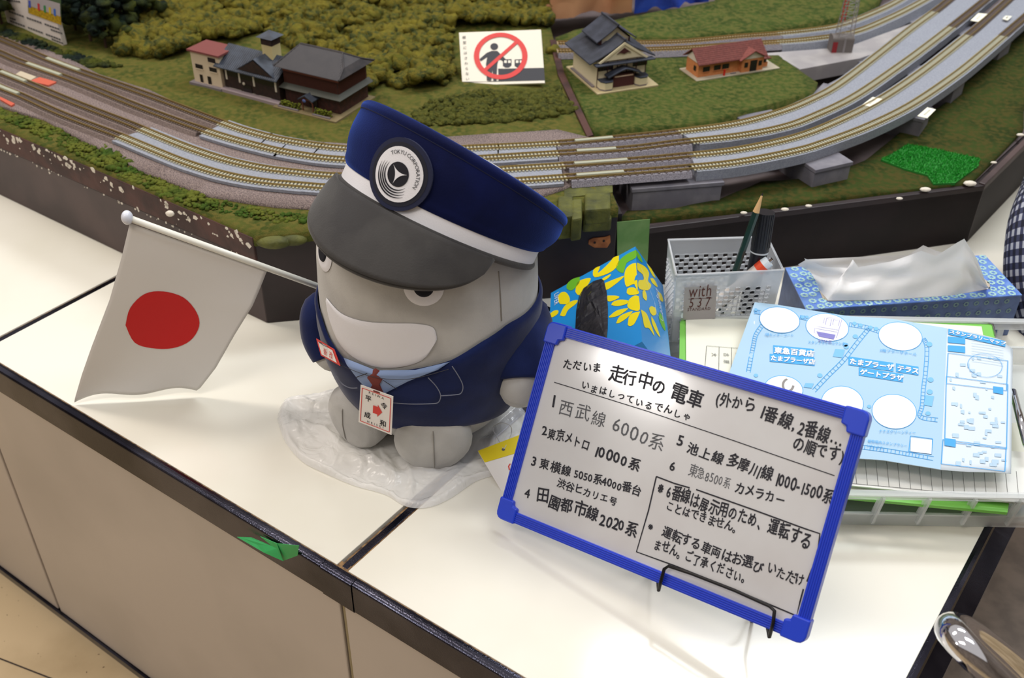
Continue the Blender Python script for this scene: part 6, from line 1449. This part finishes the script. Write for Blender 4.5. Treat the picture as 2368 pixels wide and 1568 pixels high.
railt([(1765, 750), (1748, 775), (1742, 800), (1736, 830), (1730, 862)]); railt([(2008, 762), (1985, 790), (1950, 835), (1915, 870), (1882, 905)]); railt([(2135, 785), (2143, 805), (2140, 860), (2135, 900), (2132, 940), (2128, 965), (2168, 973)]); railt([(1850, 735), (1866, 738)]); railt([(1964, 752), (2000, 758), (2032, 768)]); railt([(1745, 722), (1758, 724)]); railt([(1990, 1035), (2060, 1045), (2158, 1062)])
mrail.build('drawn_railway', mcy, mp)
for (x, y, r_) in ((1748, 716, 4), (1856, 733, 5), (1866, 733, 4), (1976, 748, 5), (1990, 752, 5), (2013, 757, 5), (2026, 760, 5), (1955, 797, 6), (1957, 802, 6), (1896, 868, 6), (1978, 778, 6), (2149, 796, 7), (2152, 878, 7), (2150, 906, 7), (2146, 956, 6), (2010, 940, 5), (1748, 868, 5)):
    fan(MB(), [MP(px, py, .0011) for px, py in ovl(x, y, r_, r_*.8)][::-1]).build('drawn_tree', mmid, mp)
for (x, y, w, h_) in ((1940, 818, 14, 16), (2148, 928, 12, 20), (1870, 892, 12, 9)): fan(MB(), [MP(x-w, y+h_*.4, .0011), MP(x+w*.6, y+h_*.6, .0011), MP(x+w, y-h_*.6, .0011), MP(x-w*.6, y-h_*.7, .0011)]).build('drawn_house', mmid, mp)
def mtext(mb, s_, x0, y0, x1, y1, hp, off=.0017, bold=0.):
    off0 = off; d = np.array([x1-x0, y1-y0], float); L = np.linalg.norm(d); d /= L; n2 = np.array([d[1], -d[0]]); tot = sum(adv(c) for c in s_); cur = 0.; sx = L/tot
    for chx in s_:
        if chx != ' ':
            vs, fs = GL[chx]
            for q in ((0, 0), (bold, 0), (0, bold), (bold, bold)) if bold else ((0, 0),):
                pts = []
                for gx, gy in vs:
                    p = np.array([x0, y0])+d*(cur+gx+q[0])*sx+n2*(gy+q[1])*hp; pts.append(MP(p[0], p[1], off))
                mb.add(pts, fs); off += .00006
            off = off0
        cur += adv(chx)
def banner(s, x0, y0, x1, y1, h_):
    k = len(s); m = MB(); t_ = MB()
    for i in range(k):
        xa_, ya_ = x0+(x1-x0)*i/k, y0+(y1-y0)*i/k; xb_, yb_ = x0+(x1-x0)*(i+1)/k, y0+(y1-y0)*(i+1)/k
        fan(m, [MP(xa_, ya_+2, .0011), MP(xb_, yb_+2, .0011), MP(xb_, yb_-h_, .0011), MP(xa_, ya_-h_, .0011)])
    mtext(t_, s, x0+1, y0-1.5, x1, y1-1.5, h_*.82, bold=.07)
    b_ = m.build('banner', mcy, mp); t_.build('banner_lettering', MATS['oval_white'], b_)
banner('東急百貨店', 1788, 817, 1882, 826, 19); banner('たまプラーザ店', 1780, 834, 1884, 844, 16); banner('たまプラーザ', 1962, 842, 2066, 857, 18); banner('テラス', 2072, 858, 2124, 866, 18); banner('ゲートプラザ', 1986, 866, 2088, 882, 17); banner('スタンプラリーマップ', 2193, 771, 2325, 800, 11)
for (x0, y0_, x1, y1_) in ((2192, 778, 2232, 796), (2192, 798, 2232, 816), (2297, 893, 2320, 912), (2184, 1013, 2210, 1034)): fan(MB(), [MP(x0, y1_-4, .0011), MP(x1, y1_, .0011), MP(x1, y0_+3, .0011), MP(x0, y0_, .0011)]).build('heading_box', mcy, mp)
m = MB(); 
for w_ in (('1階センターコート', 1768, 776, 1836, 778, 8), ('2階プラーザホール', 2034, 812, 2120, 822, 8), ('スタンプラリーカウンター', 1868, 794, 1962, 798, 8), ('ナナズグリーンティー', 2032, 1000, 2118, 1004, 9), ('催物場内スタンプラリー', 2006, 1022, 2098, 1034, 8), ('いたします。', 2004, 1033, 2048, 1040, 8)): mtext(m, *w_)
for (x0, y0_, x1, y1_) in ((2192, 818, 2330, 905), (2188, 872, 2330, 1040), (2180, 1018, 2326, 1092), (2105, 1010, 2156, 1052)):
    rr2 = [(x0, y0_), (x1, y0_+ (x1-x0)*.13), (x1-3, y1_), (x0-4, y1_-(x1-x0)*.12), (x0, y0_)]
    for i in range(4):
        a, b = rr2[i], rr2[i+1]; stroke(m, [MP(a[0]+(b[0]-a[0])*k/6, a[1]+(b[1]-a[1])*k/6) for k in range(7)], .0007, zF, .0011)
pts = ovl(2277, 847, 40, 27); stroke(m, [MP(*p) for p in pts+[pts[0]]], .0004, zF, .0012); m.build('map_print', mcy, mp)
m = MB(); 
for k in range(60):
    x, y = rng.uniform(2195, 2318), rng.uniform(822, 1075); w, h_ = rng.uniform(4, 16), rng.uniform(3, 9); fan(m, [MP(x, y+h_, .0009), MP(x+w, y+h_*1.2, .0009), MP(x+w, y, .0009), MP(x, y-h_*.1, .0009)])
for k in range(10): y = 783+k*6; stroke(m, [MP(2246, y), MP(2320, y+11)], .0004, zF, .0011)
stuff(m.build('map_details', mat('map_faint', (178, 206, 230), .6), mp))
fan(MB(), [MP(*p, .0013) for p in ((2106, 1012), (2155, 1018), (2154, 1050), (2106, 1044))]).build('stamp_square', MATS['oval_white'], mp)
m = MB(); vio = mat('violet_stamp', (128, 126, 196), .6)
def vs_(pts): stroke(m, [MP(x, y) for x, y in pts], .0005, zF, .0016)
vs_([(1889, 733), (1946, 742), (1934, 783), (1882, 772), (1889, 733)]); vs_([(1893, 736), (1906, 738), (1904, 750), (1891, 748), (1893, 736)]); vs_([(1911, 739), (1922, 741), (1919, 757), (1908, 753), (1911, 739)]); vs_([(1927, 742), (1941, 744), (1938, 756), (1925, 753), (1927, 742)]); vs_([(1884, 757), (1938, 766)]); vs_([(1884, 762), (1936, 771)])
fan(m, [MP(x, y, .0016) for x, y in ((1888, 766), (1932, 774), (1928, 785), (1894, 778))][::-1]); mtext(m, '8590系', 1892, 790, 1924, 795, 9); m.build('train_stamp', vio, mp)
m = MB(); pts = ovl(1822, 893, 12, 14)[:26]; stroke(m, [MP(*p) for p in pts], .0022, zF, .0016); m.build('grey_ring_mark', mat('grey_mark', (140, 136, 134), .7), mp)
# pen and green-edged case at the right of the tray
pn_ = thing('ballpoint_pen', tuple(P(2350, 930, .055)), 'silver ballpoint pen lying at the right edge of the tray', 'pen')
MB().tube([P(2342, 905, .056), P(2375, 1030, .056)], .0035, 12).build('barrel', chrome, pn_, smooth=True)
MB().tube([P(2348, 915, .061), P(2360, 960, .061)], .0010, 8).build('clip', chrome, pn_)
